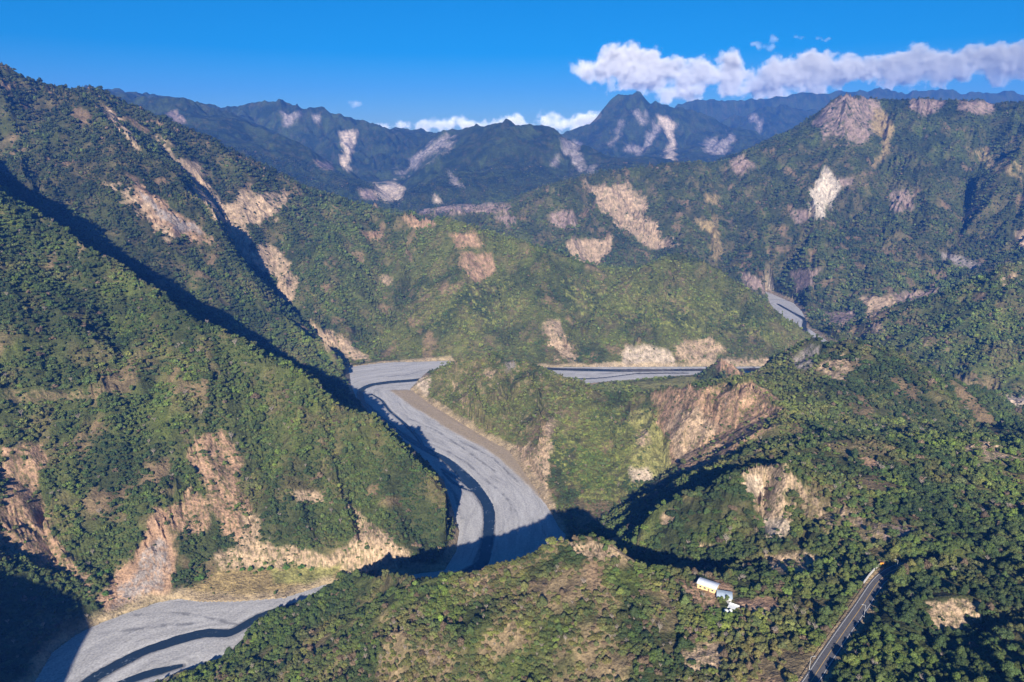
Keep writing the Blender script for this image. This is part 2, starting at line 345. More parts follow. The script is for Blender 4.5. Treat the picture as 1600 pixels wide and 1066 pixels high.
# distance to the river bed outlines (negative inside)
near = R < 3000
sd = np.full(X.shape, 1e4, np.float32)
xs, ys = X[near], Y[near]; dmin = np.full(xs.shape, 1e4, np.float32); ins = np.zeros(xs.shape, bool)
for b in BEDS:
    ins |= inpoly(xs, ys, b)
inall = ins
for b in BEDS:
    # distance only to outline pieces that are not inside another bed polygon
    d = np.full(xs.shape, 1e4, np.float32)
    for i in range(len(b)):
        p, q = b[i], b[(i + 1) % len(b)]
        mx, my = np.array([(p[0] + q[0]) / 2]), np.array([(p[1] + q[1]) / 2])
        if any(inpoly(mx, my, o)[0] for o in BEDS if o is not b): continue
        d = np.minimum(d, segdist(xs, ys, [p, q])[0])
    dmin = np.minimum(dmin, d)
sd[near] = np.where(ins, -dmin, dmin)

# road centre line
road_px = [(1235, 1110, 158), (1267, 1065, 160), (1291, 1028, 161), (1319.5, 986, 162), (1340, 957, 163), (1354, 936, 163.5), (1368, 915, 164), (1380, 902, 164.5), (1394, 892, 165), (1412, 886, 165), (1450, 882, 165.5), (1500, 884, 166), (1560, 892, 168)]
road_c = [PZ(u, v, z) for u, v, z in road_px]
def smooth_line(pts, step=2.0):
    """Catmull-Rom through 3-D points"""
    P = [np.array(p, float) for p in pts]; P = [2 * P[0] - P[1]] + P + [2 * P[-1] - P[-2]]; out = []
    for i in range(1, len(P) - 2):
        n = max(2, int(np.linalg.norm(P[i + 1] - P[i]) / step))
        for k in range(n):
            w_ = cubic_w(k / n); out.append(sum(w_[m] * P[i - 1 + m] for m in range(4)))
    out.append(P[-2]); return out
road_s = smooth_line(road_c)
rmask = (R > 250) & (R < 700) & (X > 60)
rd = np.full(X.shape, 1e4, np.float32); rz = np.zeros(X.shape, np.float32)
ra = segdist(X[rmask], Y[rmask], [(p[0], p[1]) for p in road_s])
arcs = np.concatenate([[0], np.cumsum([math.hypot(road_s[i + 1][0] - road_s[i][0], road_s[i + 1][1] - road_s[i][1]) for i in range(len(road_s) - 1)])])
rd[rmask] = ra[0]; rz[rmask] = np.interp(ra[1], arcs, [p[2] for p in road_s])

house_p = PZ(1112, 918, 150)
hd = np.hypot(X - house_p[0] - 4, Y - house_p[1] + 2)

def grads(Z):
    dl = np.gradient(Z, fl, axis=0) / R; da = np.gradient(Z, fa, axis=1) / R
    s, c = np.sin(FAs), np.cos(FAs)
    return (dl * s + da * c).astype(np.float32), (dl * c - da * s).astype(np.float32)
def erosion(Z, lam, amp, seed, wmask):
    gx, gy = grads(Z)
    sl = np.hypot(gx, gy) + 1e-4
    k = np.minimum(sl / 0.35, 1.0)
    px, py = -gy / sl * k, gx / sl * k            # across the slope
    sx, sy = X / lam, Y / lam
    ix, iy = np.floor(sx), np.floor(sy); acc = np.zeros(X.shape, np.float32); wt = np.full(X.shape, 1e-3, np.float32)
    for dx in (-1, 0, 1):
        for dy in (-1, 0, 1):
            cx, cy = ix + dx, iy + dy
            vx = (sx - cx - 0.2 - 0.6 * hash2(cx, cy, seed)).astype(np.float32); vy = (sy - cy - 0.2 - 0.6 * hash2(cx, cy, seed + 1)).astype(np.float32)
            g = np.exp(-2.6 * (vx * vx + vy * vy)); ph = 6.2832 * hash2(cx, cy, seed + 2)
            acc += g * np.cos(6.2832 * (vx * px + vy * py) * 1.05 + ph * 0.5); wt += g
    return Z + NZ * amp * (acc / wt) * np.minimum(sl / 0.5, 1.2) * wmask
flat = np.clip(sstep(0, 45, sd), 0, 1) * sstep(2, 40, Z)
patch_p = PZ(1490, 962, 176)
calm = sstep(12, 60, rd) * sstep(18, 60, hd) * sstep(8, 40, np.hypot(X - patch_p[0], Y - patch_p[1]))
calm = 0.15 + 0.85 * calm
rug = 1 - 0.40 * sstep(2900, 3400, R) - 0.25 * sstep(1380, 1450, Y) * (1 - sstep(1900, 2200, Y)) * sstep(-300, 0, X)
# broad irregularity, then gullies from large to small
Z = Z + flat * calm * (0.028 * np.minimum(R, 6000)) * 0.55 * (fbm(X / (0.22 * 1400), Y / (0.22 * 1400), 3, 5) - 0.5) * sstep(300, 900, R)
for k, lam in enumerate([1300, 700, 380, 210, 120, 68, 38, 21]):
    fade = sstep(0.012, 0.036, lam / R) * (1 - sstep(0.16, 0.34, lam / R))
    Z = erosion(Z, lam, lam * (0.072 if lam > 150 else 0.058 if lam > 60 else 0.034), 11 + 7 * k, (flat * calm * fade * rug).astype(np.float32)).astype(np.float32)
# small roughness
for k, lam in enumerate([160, 60, 24, 9]):
    fade = sstep(0.004, 0.012, lam / R) * (1 - sstep(0.12, 0.3, lam / R))
    Z = Z + (flat * calm * fade * rug * lam * 0.07 * (fbm(X / lam, Y / lam, 3, 80 + k) - 0.5)).astype(np.float32)
# far crests are rounded
for k in range(3):
    st = sstep(3300, 4200, R)[1:-1, 1:-1]; av = (Z[:-2, 1:-1] + Z[2:, 1:-1] + Z[1:-1, :-2] + Z[1:-1, 2:]) * 0.25
    Z[1:-1, 1:-1] += (st * 0.8 * (av - Z[1:-1, 1:-1])).astype(np.float32)
# overhang-steep faces slump back a little
for k in range(14):
    gx, gy = grads(Z); st = (sstep(0.85, 1.35, np.hypot(gx, gy)) * flat)[1:-1, 1:-1]
    av = (Z[:-2, 1:-1] + Z[2:, 1:-1] + Z[1:-1, :-2] + Z[1:-1, 2:]) * 0.25
    Z[1:-1, 1:-1] += (st * 0.9 * (av - Z[1:-1, 1:-1])).astype(np.float32)
# flatten for road and house
shoulder = sstep(6.0, 16.0, rd); Z = Z * shoulder + (rz - 0.35) * (1 - shoulder)
hm = sstep(10, 24, hd); Z = Z * hm + 150.0 * (1 - hm)
# valley floor: terrain drops below the gravel sheet inside the bed, rises outside
Z = np.where(sd < 0, np.minimum(Z, -2.0 + 0 * Z), np.maximum(Z, 0.2 + 0.12 * np.minimum(sd, 60)))
Z = np.where((sd >= 0) & (sd < 12), np.minimum(Z, 0.3 + sd * 0.95), Z).astype(np.float32)

# visibility from the camera path (for culling hidden trees) and projected position
ELEV = (Z - CAMH) / R
runmax = np.maximum.accumulate(ELEV, axis=0)
vis = ELEV >= runmax - 1e-4
U, V = project(X, Y, Z)

# ------------------------------------------------------------------ bare patches, grass and plant cover on the ground
def zm(ox, oy, k, pts): return [(ox + x / k, oy + y / k) for x, y in pts]
TAN = (0.36, 0.265, 0.175); RED = (0.30, 0.195, 0.125); GREY = (0.24, 0.21, 0.19); PALE = (0.43, 0.35, 0.265); WHITE = (0.47, 0.41, 0.33)
MAUVE = (0.25, 0.185, 0.155); LIME = (0.17, 0.185, 0.05); DRYG = (0.25, 0.19, 0.09); YG = (0.22, 0.21, 0.075); SCRUB = (0.17, 0.135, 0.07)
# (outline in photo pixels, ground colour, cover 0..1 = how little grows there, nearest and farthest distance)
PATCH = [
 ([(290, 690), (345, 668), (372, 690), (375, 740), (385, 780), (400, 830), (380, 855), (345, 840), (335, 790), (305, 740)], RED, .80, 500, 1100),
 ([(255, 800), (300, 765), (335, 790), (320, 830), (275, 835)], RED, .7, 500, 1100),
 ([(262, 800), (268, 850), (278, 920), (240, 928), (165, 955), (155, 935), (195, 880), (225, 830), (245, 795)], RED, 1.0, 450, 1000),
 ([(232, 850), (255, 845), (262, 900), (225, 930), (175, 950), (200, 905)], GREY, .75, 450, 1000),
 ([(0, 700), (70, 690), (62, 760), (95, 850), (135, 890), (155, 935), (100, 895), (40, 875), (0, 875)], RED, .85, 450, 1200),
 ([(340, 862), (420, 850), (520, 868), (560, 840), (600, 850), (638, 865), (630, 892), (560, 897), (400, 890), (345, 895)], TAN, .82, 500, 900),
 ([(545, 775), (580, 820), (640, 860), (600, 890), (565, 850)], TAN, .8, 500, 900),
 ([(375, 800), (400, 800), (410, 870), (380, 880)], TAN, .7, 500, 900),
 ([(5, 610), (130, 610), (135, 625), (5, 630)], SCRUB, .95, 500, 1400),
 ([(455, 768), (512, 768), (508, 786), (465, 786)], TAN, .8, 500, 1100),
 ([(265, 950), (300, 915), (340, 895), (420, 888), (540, 888), (520, 915), (450, 940), (367, 943)], DRYG, 1.0, 500, 760),
 ([(420, 888), (540, 886), (500, 915), (430, 912)], YG, 1.0, 500, 760),
 ([(150, 160), (172, 170), (218, 222), (222, 238), (200, 226), (178, 195)], TAN, .8, 1400, 2300),
 ([(205, 282), (240, 298), (300, 345), (335, 378), (300, 378), (240, 352), (205, 318)], RED, .75, 1200, 2300),
 ([(215, 295), (300, 350), (320, 372), (290, 365), (220, 320)], GREY, .6, 1200, 2300),
 ([(160, 283), (200, 290), (280, 370), (262, 372)], TAN, .5, 1200, 2300),
 ([(285, 245), (315, 258), (328, 300), (352, 318), (378, 303), (442, 300), (446, 320), (420, 345), (385, 352), (365, 380), (350, 345), (318, 322), (298, 290)], TAN, .9, 1300, 2400),
 ([(370, 385), (430, 390), (462, 430), (458, 470), (440, 482), (418, 432), (375, 402)], TAN, .95, 1300, 2400),
 ([(360, 350), (385, 360), (400, 400), (380, 400), (362, 380)], TAN, .8, 1300, 2400),
 ([(480, 500), (545, 528), (575, 560), (545, 572), (515, 545)], TAN, .75, 1200, 2400),
 ([(235, 210), (265, 225), (300, 270), (285, 268)], TAN, .5, 1300, 2400),
 ([(630, 340), (660, 333), (682, 350), (662, 360), (640, 356)], RED, .8, 1500, 2400),
 ([(700, 365), (742, 362), (757, 385), (710, 388)], RED, .7, 1500, 2400),
 ([(720, 395), (765, 398), (778, 430), (745, 442), (722, 420)], RED, .7, 1500, 2400),
 ([(572, 363), (598, 363), (598, 376), (576, 374)], RED, .7, 1500, 2400),
 ([(848, 505), (866, 500), (892, 535), (905, 568), (880, 565), (852, 530)], TAN, .7, 1400, 2000),
 ([(972, 550), (985, 538), (1052, 548), (1064, 576), (965, 577)], PALE, .95, 1380, 1700),
 ([(925, 568), (980, 566), (980, 577), (925, 577)], PALE, .8, 1380, 1700),
 ([(1060, 540), (1112, 528), (1130, 545), (1100, 572), (1066, 568)], TAN, .8, 1350, 1700),
 ([(1130, 560), (1200, 558), (1210, 572), (1130, 574)], TAN, .5, 1380, 1700),
 ([(595, 430), (612, 434), (606, 450), (596, 446)], TAN, .7, 1400, 2400),
 ([(870, 430), (1010, 440), (1200, 500), (1230, 530), (1100, 525), (900, 490)], LIME, .35, 1400, 2000),
 ([(660, 450), (800, 440), (860, 480), (760, 520), (640, 510)], LIME, .30, 1400, 2300),
 ([(648, 583), (668, 576), (674, 605), (662, 622), (648, 604)], PALE, .9, 1000, 1400),
 ([(785, 556), (800, 552), (808, 575), (792, 582)], GREY, .9, 1000, 1300),
 ([(755, 575), (775, 580), (770, 592), (756, 588)], TAN, .8, 1000, 1300),
 ([(800, 695), (835, 698), (858, 648), (868, 655), (862, 720), (852, 765), (864, 800), (850, 790), (825, 738), (800, 712)], TAN, .8, 700, 1200),
 ([(700, 590), (720, 600), (745, 660), (735, 665)], TAN, .4, 800, 1300),
 ([(820, 760), (860, 800), (880, 836), (868, 830), (838, 775)], TAN, .8, 650, 1000),
 ([(650, 560), (830, 560), (900, 620), (860, 700), (760, 690), (660, 600)], SCRUB, .30, 850, 1350),
 ([(880, 640), (1000, 640), (1040, 720), (1000, 790), (900, 780), (860, 700)], LIME, .45, 700, 1200),
 ([(1022, 627), (1020, 612), (1060, 602), (1100, 612), (1140, 600), (1165, 595), (1200, 615), (1228, 648), (1175, 689), (1125, 722), (1092, 738), (1062, 738), (1045, 722), (1033, 680)], RED, .82, 700, 1100),
 ([(1050, 640), (1100, 640), (1120, 680), (1080, 715), (1055, 720), (1040, 685)], TAN, .8, 700, 1100),
 ([(985, 640), (1022, 640), (1036, 690), (1055, 740), (1000, 752), (982, 720), (990, 680)], YG, .8, 700, 1200),
 ([(983, 732), (1015, 728), (1020, 752), (990, 756)], PALE, .9, 700, 1100),
 ([(990, 680), (1010, 672), (1015, 690), (995, 700)], TAN, .7, 700, 1100),
 ([(1116, 556), (1135, 556), (1165, 590), (1140, 596), (1118, 575)], RED, .9, 1200, 1380),
 ([(985, 598), (1060, 592), (1085, 588), (1112, 600), (1095, 610), (1040, 612), (1000, 608)], YG, 1.0, 1150, 1400),
 ([(900, 596), (945, 592), (930, 602), (905, 604)], TAN, 1.0, 1200, 1400),
 ([(1155, 738), (1180, 724), (1210, 720), (1228, 735), (1235, 762), (1240, 800), (1218, 838), (1192, 832), (1185, 800), (1160, 770)], TAN, .9, 450, 700),
 ([(1165, 745), (1190, 745), (1195, 775), (1170, 775)], PALE, .8, 450, 700),
 ([(1225, 735), (1260, 755), (1300, 785), (1345, 800), (1355, 832), (1300, 820), (1265, 802), (1240, 770)], TAN, .8, 430, 700),
 ([(1192, 812), (1232, 808), (1238, 832), (1212, 842), (1196, 836)], PALE, .9, 430, 700),
 ([(1192, 872), (1250, 860), (1290, 880), (1272, 897), (1210, 895)], TAN, .95, 400, 600),
 ([(1030, 808), (1055, 793), (1052, 815), (1035, 822)], TAN, .8, 450, 700),
 ([(1090, 850), (1120, 850), (1112, 860), (1092, 860)], TAN, .6, 450, 700),
 ([(1340, 815), (1400, 818), (1445, 830), (1385, 850), (1340, 845)], MAUVE, .85, 400, 600),
 ([(1270, 720), (1400, 810), (1380, 870), (1300, 850), (1260, 800)], SCRUB, .45, 400, 700),
 ([(892, 846), (940, 848), (975, 860), (968, 878), (930, 872), (900, 868)], TAN, .8, 400, 500),
 ([(1062, 1020), (1100, 1002), (1140, 1012), (1128, 1045), (1080, 1052)], TAN, .9, 300, 450),
 ([(1058, 903), (1082, 912), (1125, 935), (1118, 955), (1095, 950), (1066, 925)], RED, .95, 350, 500),
 ([(1150, 938), (1200, 933), (1224, 945), (1216, 960), (1190, 952), (1158, 952)], RED, 1.0, 350, 480),
 ([(1170, 950), (1200, 950), (1195, 962), (1175, 962)], TAN, .8, 350, 480),
 ([(1446, 945), (1480, 936), (1528, 938), (1534, 970), (1500, 988), (1465, 988), (1450, 965)], TAN, .95, 300, 500),
 ([(1498, 700), (1530, 688), (1584, 686), (1565, 705), (1610, 720), (1580, 727), (1535, 716)], TAN, .95, 500, 900),
 ([(1280, 688), (1340, 686), (1410, 698), (1385, 718), (1300, 705)], SCRUB, .6, 500, 900),
 ([(1345, 714), (1372, 718), (1372, 737), (1345, 732)], RED, .8, 500, 900),
 ([(1222, 577), (1250, 550), (1282, 536), (1272, 560), (1256, 577), (1235, 575)], GREY, .95, 950, 1200),
 ([(1272, 577), (1300, 560), (1316, 550), (1328, 560), (1322, 592), (1300, 592)], TAN, .8, 900, 1200),
 ([(1358, 506), (1376, 503), (1380, 520), (1365, 524)], TAN, .9, 1200, 1700),
 ([(1556, 620), (1620, 618), (1620, 640), (1585, 638)], PALE, 1.0, 900, 1400),
 ([(1490, 588), (1560, 594), (1566, 614), (1500, 610)], SCRUB, .9, 1000, 1400),
 ([(1560, 430), (1600, 425), (1600, 445), (1565, 445)], TAN, .4, 1300, 1700),
 ([(915, 288), (950, 283), (985, 290), (1005, 310), (1010, 340), (1032, 360), (1062, 385), (1042, 394), (1000, 380), (970, 350), (938, 325)], TAN, .95, 2000, 3200),
 ([(885, 380), (900, 372), (925, 378), (957, 370), (957, 387), (937, 420), (905, 410)], TAN, .9, 2000, 3200),
 ([(858, 330), (896, 328), (902, 352), (882, 362), (862, 350)], MAUVE, .8, 2000, 3200),
 ([(770, 340), (800, 335), (810, 350), (790, 355)], MAUVE, .6, 2000, 3200),
 ([(1078, 340), (1122, 343), (1128, 380), (1121, 412), (1112, 392), (1108, 360)], DRYG, .9, 2000, 3200),
 ([(1105, 305), (1125, 308), (1120, 322), (1100, 318)], DRYG, .7, 2000, 3200),
 ([(1269, 338), (1268, 310), (1279, 275), (1288, 257), (1301, 270), (1310, 290), (1309, 310), (1291, 325), (1275, 344)], WHITE, 1.0, 2000, 3200),
 ([(1236, 330), (1262, 325), (1268, 345), (1245, 350)], MAUVE, .8, 2000, 3200),
 ([(1308, 280), (1335, 276), (1330, 290), (1312, 294)], MAUVE, .8, 2000, 3200),
 ([(1330, 145), (1365, 150), (1385, 185), (1350, 226), (1325, 222), (1303, 205), (1288, 218), (1268, 190), (1290, 165)], MAUVE, .62, 2000, 3300),
 ([(1362, 165), (1385, 175), (1395, 200), (1387, 215), (1387, 235), (1370, 263), (1363, 262), (1379, 235), (1376, 215), (1360, 200)], DRYG, 1.0, 2000, 3300),
 ([(1425, 153), (1478, 158), (1470, 172), (1440, 182), (1422, 168)], MAUVE, .85, 2000, 3300),
 ([(1495, 156), (1552, 156), (1552, 176), (1520, 180), (1497, 170)], MAUVE, .85, 2000, 3300),
 ([(1143, 242), (1165, 240), (1175, 262), (1155, 278), (1140, 262)], MAUVE, .7, 2000, 3300),
 ([(1348, 463), (1396, 463), (1402, 477), (1382, 497), (1352, 502)], TAN, .95, 1600, 2600),
 ([(1395, 460), (1470, 450), (1442, 472), (1400, 474)], MAUVE, .8, 1600, 2600),
 ([(1236, 424), (1278, 418), (1272, 452), (1244, 457)], MAUVE, .85, 1600, 2600),
 ([(1468, 395), (1535, 408), (1525, 422), (1475, 407)], GREY, .9, 1600, 2600),
 ([(1390, 300), (1430, 300), (1425, 330), (1395, 330)], MAUVE, .6, 1600, 2900),
 ([(1510, 230), (1560, 235), (1600, 265), (1600, 280), (1540, 265)], DRYG, .45, 1600, 2900),
 ([(1590, 360), (1610, 355), (1610, 390), (1592, 385)], TAN, .9, 1600, 2900),
 ([(1290, 490), (1332, 486), (1338, 502), (1300, 508)], MAUVE, .9, 1600, 2600),
 ([(1192, 430), (1199, 436), (1210, 462), (1204, 472), (1196, 452)], WHITE, 1.0, 1800, 2600),
 ([(1152, 424), (1190, 436), (1195, 462), (1170, 450)], MAUVE, .85, 1800, 2600),
 ([(263, 178), (276, 174), (290, 192), (272, 196)], MAUVE, .9, 3300, 8000),
 ([(438, 172), (452, 182), (470, 172), (458, 196), (444, 200)], GREY, .8, 3300, 8000),
 ([(488, 176), (500, 180), (498, 195), (490, 186)], GREY, .8, 3300, 8000),
 ([(527, 205), (556, 203), (553, 226), (548, 262), (538, 238)], PALE, .9, 3300, 8000),
 ([(530, 243), (542, 246), (550, 268), (536, 262)], PALE, .8, 3300, 8000),
 ([(622, 275), (648, 246), (700, 207), (712, 210), (690, 240), (650, 264)], GREY, .9, 3000, 8000),
 ([(585, 290), (618, 282), (628, 296), (600, 312)], PALE, .85, 3000, 8000),
 ([(598, 306), (626, 292), (628, 312), (605, 318)], PALE, .8, 3000, 8000),
 ([(698, 265), (712, 278), (722, 294), (705, 292)], GREY, .9, 3000, 8000),
 ([(674, 304), (684, 306), (690, 320), (676, 318)], PALE, .9, 3000, 8000),
 ([(640, 322), (800, 318), (800, 334), (660, 336)], MAUVE, .6, 2500, 3400),
 ([(490, 250), (515, 256), (520, 266), (498, 264)], MAUVE, .8, 3000, 8000),
 ([(556, 294), (590, 298), (592, 312), (570, 310)], MAUVE, .8, 3000, 8000),
 (zm(850, 50, 4, [(110, 670), (220, 690), (230, 790), (260, 870), (240, 905), (170, 800), (120, 740)]), GREY, .95, 3000, 6000),
 (zm(850, 50, 4, [(40, 820), (90, 760), (85, 850), (50, 850)]), GREY, .8, 3000, 6000),
 (zm(850, 50, 4, [(270, 860), (335, 830), (320, 870), (270, 895)]), GREY, .8, 3000, 6000),
 (zm(850, 50, 4, [(715, 515), (770, 530), (825, 580), (805, 640), (842, 700), (800, 750), (835, 815), (735, 812), (760, 740), (790, 700), (770, 650), (735, 590)]), PALE, .8, 4600, 7200),
 (zm(850, 50, 4, [(620, 610), (650, 650), (690, 550), (700, 600), (745, 590), (655, 725), (600, 775), (500, 750), (530, 705), (610, 720)]), GREY, .9, 4600, 7200),
 (zm(850, 50, 4, [(465, 560), (495, 548), (485, 620), (430, 725), (405, 715), (460, 640)]), GREY, .8, 4600, 7200),
 (zm(850, 50, 4, [(985, 700), (1060, 655), (1100, 700), (1160, 620), (1205, 680), (1150, 745), (1100, 765), (1010, 760)]), GREY, .85, 4600, 7200),
 (zm(850, 50, 4, [(560, 490), (605, 485), (625, 565), (590, 580)]), GREY, .8, 4600, 7200),
 (zm(850, 50, 4, [(630, 490), (650, 490), (650, 560), (635, 560)]), GREY, .7, 4600, 7200),
 (zm(850, 50, 4, [(290, 560), (340, 500), (350, 510), (310, 560)]), PALE, .8, 4600, 7200),
 (zm(850, 50, 4, [(900, 500), (1040, 480), (1050, 530), (940, 520)]), GREY, .5, 6500, 7700),
 (zm(850, 50, 4, [(1270, 530), (1320, 500), (1345, 540), (1300, 570)]), GREY, .8, 6500, 7700),
 (zm(850, 50, 4, [(1330, 560), (1370, 540), (1360, 620), (1340, 630)]), GREY, .8, 6500, 7700),
]
lnR = np.log(R)
wa, wb = FAs * 60, lnR * 45
wu = (fbm(wa, wb, 4, 301) - 0.5) * 34; wv = (fbm(wa + 9, wb, 4, 331) - 0.5) * 24
Uw, Vw = U + wu * 0.9, V + wv * 0.8
patchy = fbm(FAs * 210, lnR * 150 + Z / R * 220, 3, 371)
el3 = Z / R
speck = fbm(FAs * 330 + el3 * 60, lnR * 250 + el3 * 420, 4, 391)
facing = vis | (ELEV > runmax - 0.004)
BARE = np.zeros(X.shape, np.float32)
GC = np.zeros(X.shape + (3,), np.float32)
# plant cover colour, varied in large clumps
n1 = fbm(X / 90, Y / 90, 4, 401); n2 = fbm(X / 28, Y / 28, 3, 421); n3 = fbm(X / 320, Y / 320, 3, 441)
DARK = np.array((0.038, 0.060, 0.018)); MID = np.array((0.072, 0.098, 0.026)); OLIVE = np.array((0.120, 0.116, 0.042)); BRIGHT = np.array((0.120, 0.165, 0.030))
def mixc(a, b, t): return a * (1 - t[..., None]) + b * t[..., None]
VEG = mixc(DARK[None, None, :], MID[None, None, :], sstep(.35, .62, n1))
VEG = mixc(VEG, OLIVE[None, None, :], sstep(.55, .75, n2) * 0.7)
VEG = mixc(VEG, BRIGHT[None, None, :], sstep(.58, .75, fbm(X / 55 + 5, Y / 55, 3, 461)) * 0.45)
# lighter scrub on the inner spur and the far river slope, olive on the near ridge, dark on the big slopes
lime = (sstep(720, 820, Y + 0.25 * X) * sstep(-320, -180, X) * (1 - sstep(1400, 1700, Y))) * (1 - sstep(350, 520, X - 0.1 * (Y - 900)))
lime = np.maximum(lime, 0.75 * sstep(1380, 1440, Y) * (1 - sstep(1750, 2000, Y)) * sstep(-500, -200, X) * (1 - sstep(700, 900, X)))
VEG = mixc(VEG, np.array((0.128, 0.140, 0.040))[None, None, :], lime * 0.75 * sstep(.25, .6, n1))
nearr = (1 - sstep(440, 540, Y)) * sstep(-420, -300, X) * (1 - sstep(130, 240, X))
VEG = mixc(VEG, np.array((0.130, 0.122, 0.045))[None, None, :], nearr * 0.65 * sstep(.35, .6, n2))
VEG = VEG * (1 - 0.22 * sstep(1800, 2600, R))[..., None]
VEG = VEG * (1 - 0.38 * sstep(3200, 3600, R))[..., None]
VEG = VEG * (1 - 0.38 * (1 - sstep(-760, -480, X)) * sstep(1050, 1350, Y) * (1 - sstep(2300, 2800, Y)))[..., None]  # upper-left slope: darker forest, plus weak grazing light painted into the plant colour
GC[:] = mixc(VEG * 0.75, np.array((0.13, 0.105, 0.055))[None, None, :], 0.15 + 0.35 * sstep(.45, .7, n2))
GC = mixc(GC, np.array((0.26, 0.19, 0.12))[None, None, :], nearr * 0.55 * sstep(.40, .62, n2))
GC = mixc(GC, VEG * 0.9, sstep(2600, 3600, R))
BARE = np.clip(0.5 * sstep(.66, .80, fbm(X / 46, Y / 46, 4, 481)) * (R < 3300), 0, 1).astype(np.float32)
GC = mixc(GC, np.array(RED)[None, None, :] * 0.8, BARE)
for pl, col, cover, y0, y1 in PATCH:
    u0, u1 = min(p[0] for p in pl) - 30, max(p[0] for p in pl) + 30; v0, v1 = min(p[1] for p in pl) - 30, max(p[1] for p in pl) + 30
    m = facing & (U > u0) & (U < u1) & (V > v0) & (V < v1) & (Y > y0) & (Y < y1)
    if not m.any(): continue
    size = min(max(p[0] for p in pl) - min(p[0] for p in pl), max(p[1] for p in pl) - min(p[1] for p in pl))
    k = min(1.0, 0.15 + size / 95)
    inside = np.zeros(m.sum(), np.float32)
    for s_, t_ in ((-3.2, -1.5), (-1.2, 2.0), (0.0, 0.0), (1.4, -2.2), (3.2, 1.6)):
        inside += inpoly(U[m] + wu[m] * k + s_, V[m] + wv[m] * k + t_, pl) / 5.0
    c = inside * sstep(0.98 - cover, 1.12 - cover, patchy[m] + 0.12)
    c = np.where(inside > 0, np.maximum(c, inside * (cover - 0.35) * 0.6), 0)
    tone = (0.62 + 0.76 * fbm(wa[m] * 5, wb[m] * 5 + (Z[m] / R[m]) * 260, 4, 501))[:, None] * (0.9 + 0.2 * patchy[m][:, None])
    if cover < 0.99: c = c * (1 - np.where(R[m] > 1500, 0.5, 0.75) * sstep(.48, .64, speck[m]) * (0.6 if col in (WHITE, PALE) else 1.0))
    GC[m] = GC[m] * (1 - c[:, None]) + np.array(col)[None, :] * tone * c[:, None]
    weed = 1.0 if col in (LIME, SCRUB) else (0.45 if cover < 0.99 else 0.0)
    kill = 0.0 if col is LIME else 1.0
    BARE[m] = np.maximum(BARE[m], c * kill)
# banks: bare earth at the foot of the slopes and beside the road
bank = (sd > 0) & (sd < 30)
bk = np.where(bank, (1 - sstep(3, 13, sd + 12 * (n2 - 0.5))), 0) * (Z < 9)
GC = mixc(GC, np.array((0.30, 0.235, 0.15))[None, None, :], bk * 0.9); BARE = np.maximum(BARE, bk)
# dry grass terrace along the inner bank
terr_in = Q([(603, 607), (624, 620), (650, 639), (680, 657), (710, 676), (755, 699), (785, 721), (811, 744), (840, 775)])
tb = (1 - sstep(5.0, 9.5, rd)) * (R < 700)
GC = mixc(GC, np.array((0.30, 0.22, 0.13))[None, None, :], tb * 0.9); BARE = np.maximum(BARE, np.where(rd < 7.5, 1, 0))
BARE = np.maximum(BARE, (1 - sstep(9, 13, hd))); GC = mixc(GC, np.array(RED)[None, None, :] * 0.9, 1 - sstep(8, 14, hd))
BARE = np.where(sd < 2, 1, BARE).astype(np.float32)
# crags: bare ground is rougher than planted ground
crag = (BARE * flat * (sd > 5) * (rd > 12) * (hd > 16)).astype(np.float32)
sc_ = np.clip(R / 900, 0.7, 3.0)
Z = (Z + crag * sc_ * 1.7 * (np.abs(fbm(X / 19, Y / 19, 4, 551) - 0.5) * -2 + 0.25) * (R < 4000)).astype(np.float32)
# canopy relief where trees are too far to stand one by one
can = sstep(3500, 4100, R) * (1 - BARE) * flat
for lam, am in ((16, 4), (38, 4), (90, 4)):
    Z = Z + (can * am * (vnoise(X / lam, Y / lam, 571 + lam) - .4) * sstep(0.0035, 0.008, lam / R)).astype(np.float32)
Z = Z.astype(np.float32)

# ------------------------------------------------------------------ materials
def new_mat(name, rough=0.9, spec=0.2):
    m = bpy.data.materials.new(name); m.use_nodes = True
    b = m.node_tree.nodes['Principled BSDF']; b.inputs['Roughness'].default_value = rough
    b.inputs['Specular IOR Level'].default_value = spec
    return m, m.node_tree, b
def nd(t, kind, **kw):
    n = t.nodes.new(kind)
    for k, v in kw.items():
        if k in n.inputs: n.inputs[k].default_value = v
        else: setattr(n, k, v)
    return n
def ramp(t, stops):
    r = t.nodes.new('ShaderNodeValToRGB'); e = r.color_ramp.elements
    e[0].position, e[0].color = stops[0][0], tuple(stops[0][1]) + (1,); e[1].position, e[1].color = stops[-1][0], tuple(stops[-1][1]) + (1,)
    for p, c in stops[1:-1]:
        k = e.new(p); k.color = tuple(c) + (1,)
    return r
def mult(t, a, b):
    m = t.nodes.new('ShaderNodeMix'); m.data_type = 'RGBA'; m.blend_type = 'MULTIPLY'; m.inputs[0].default_value = 1
    t.links.new(a, m.inputs[6]); t.links.new(b, m.inputs[7]); return m.outputs[2]
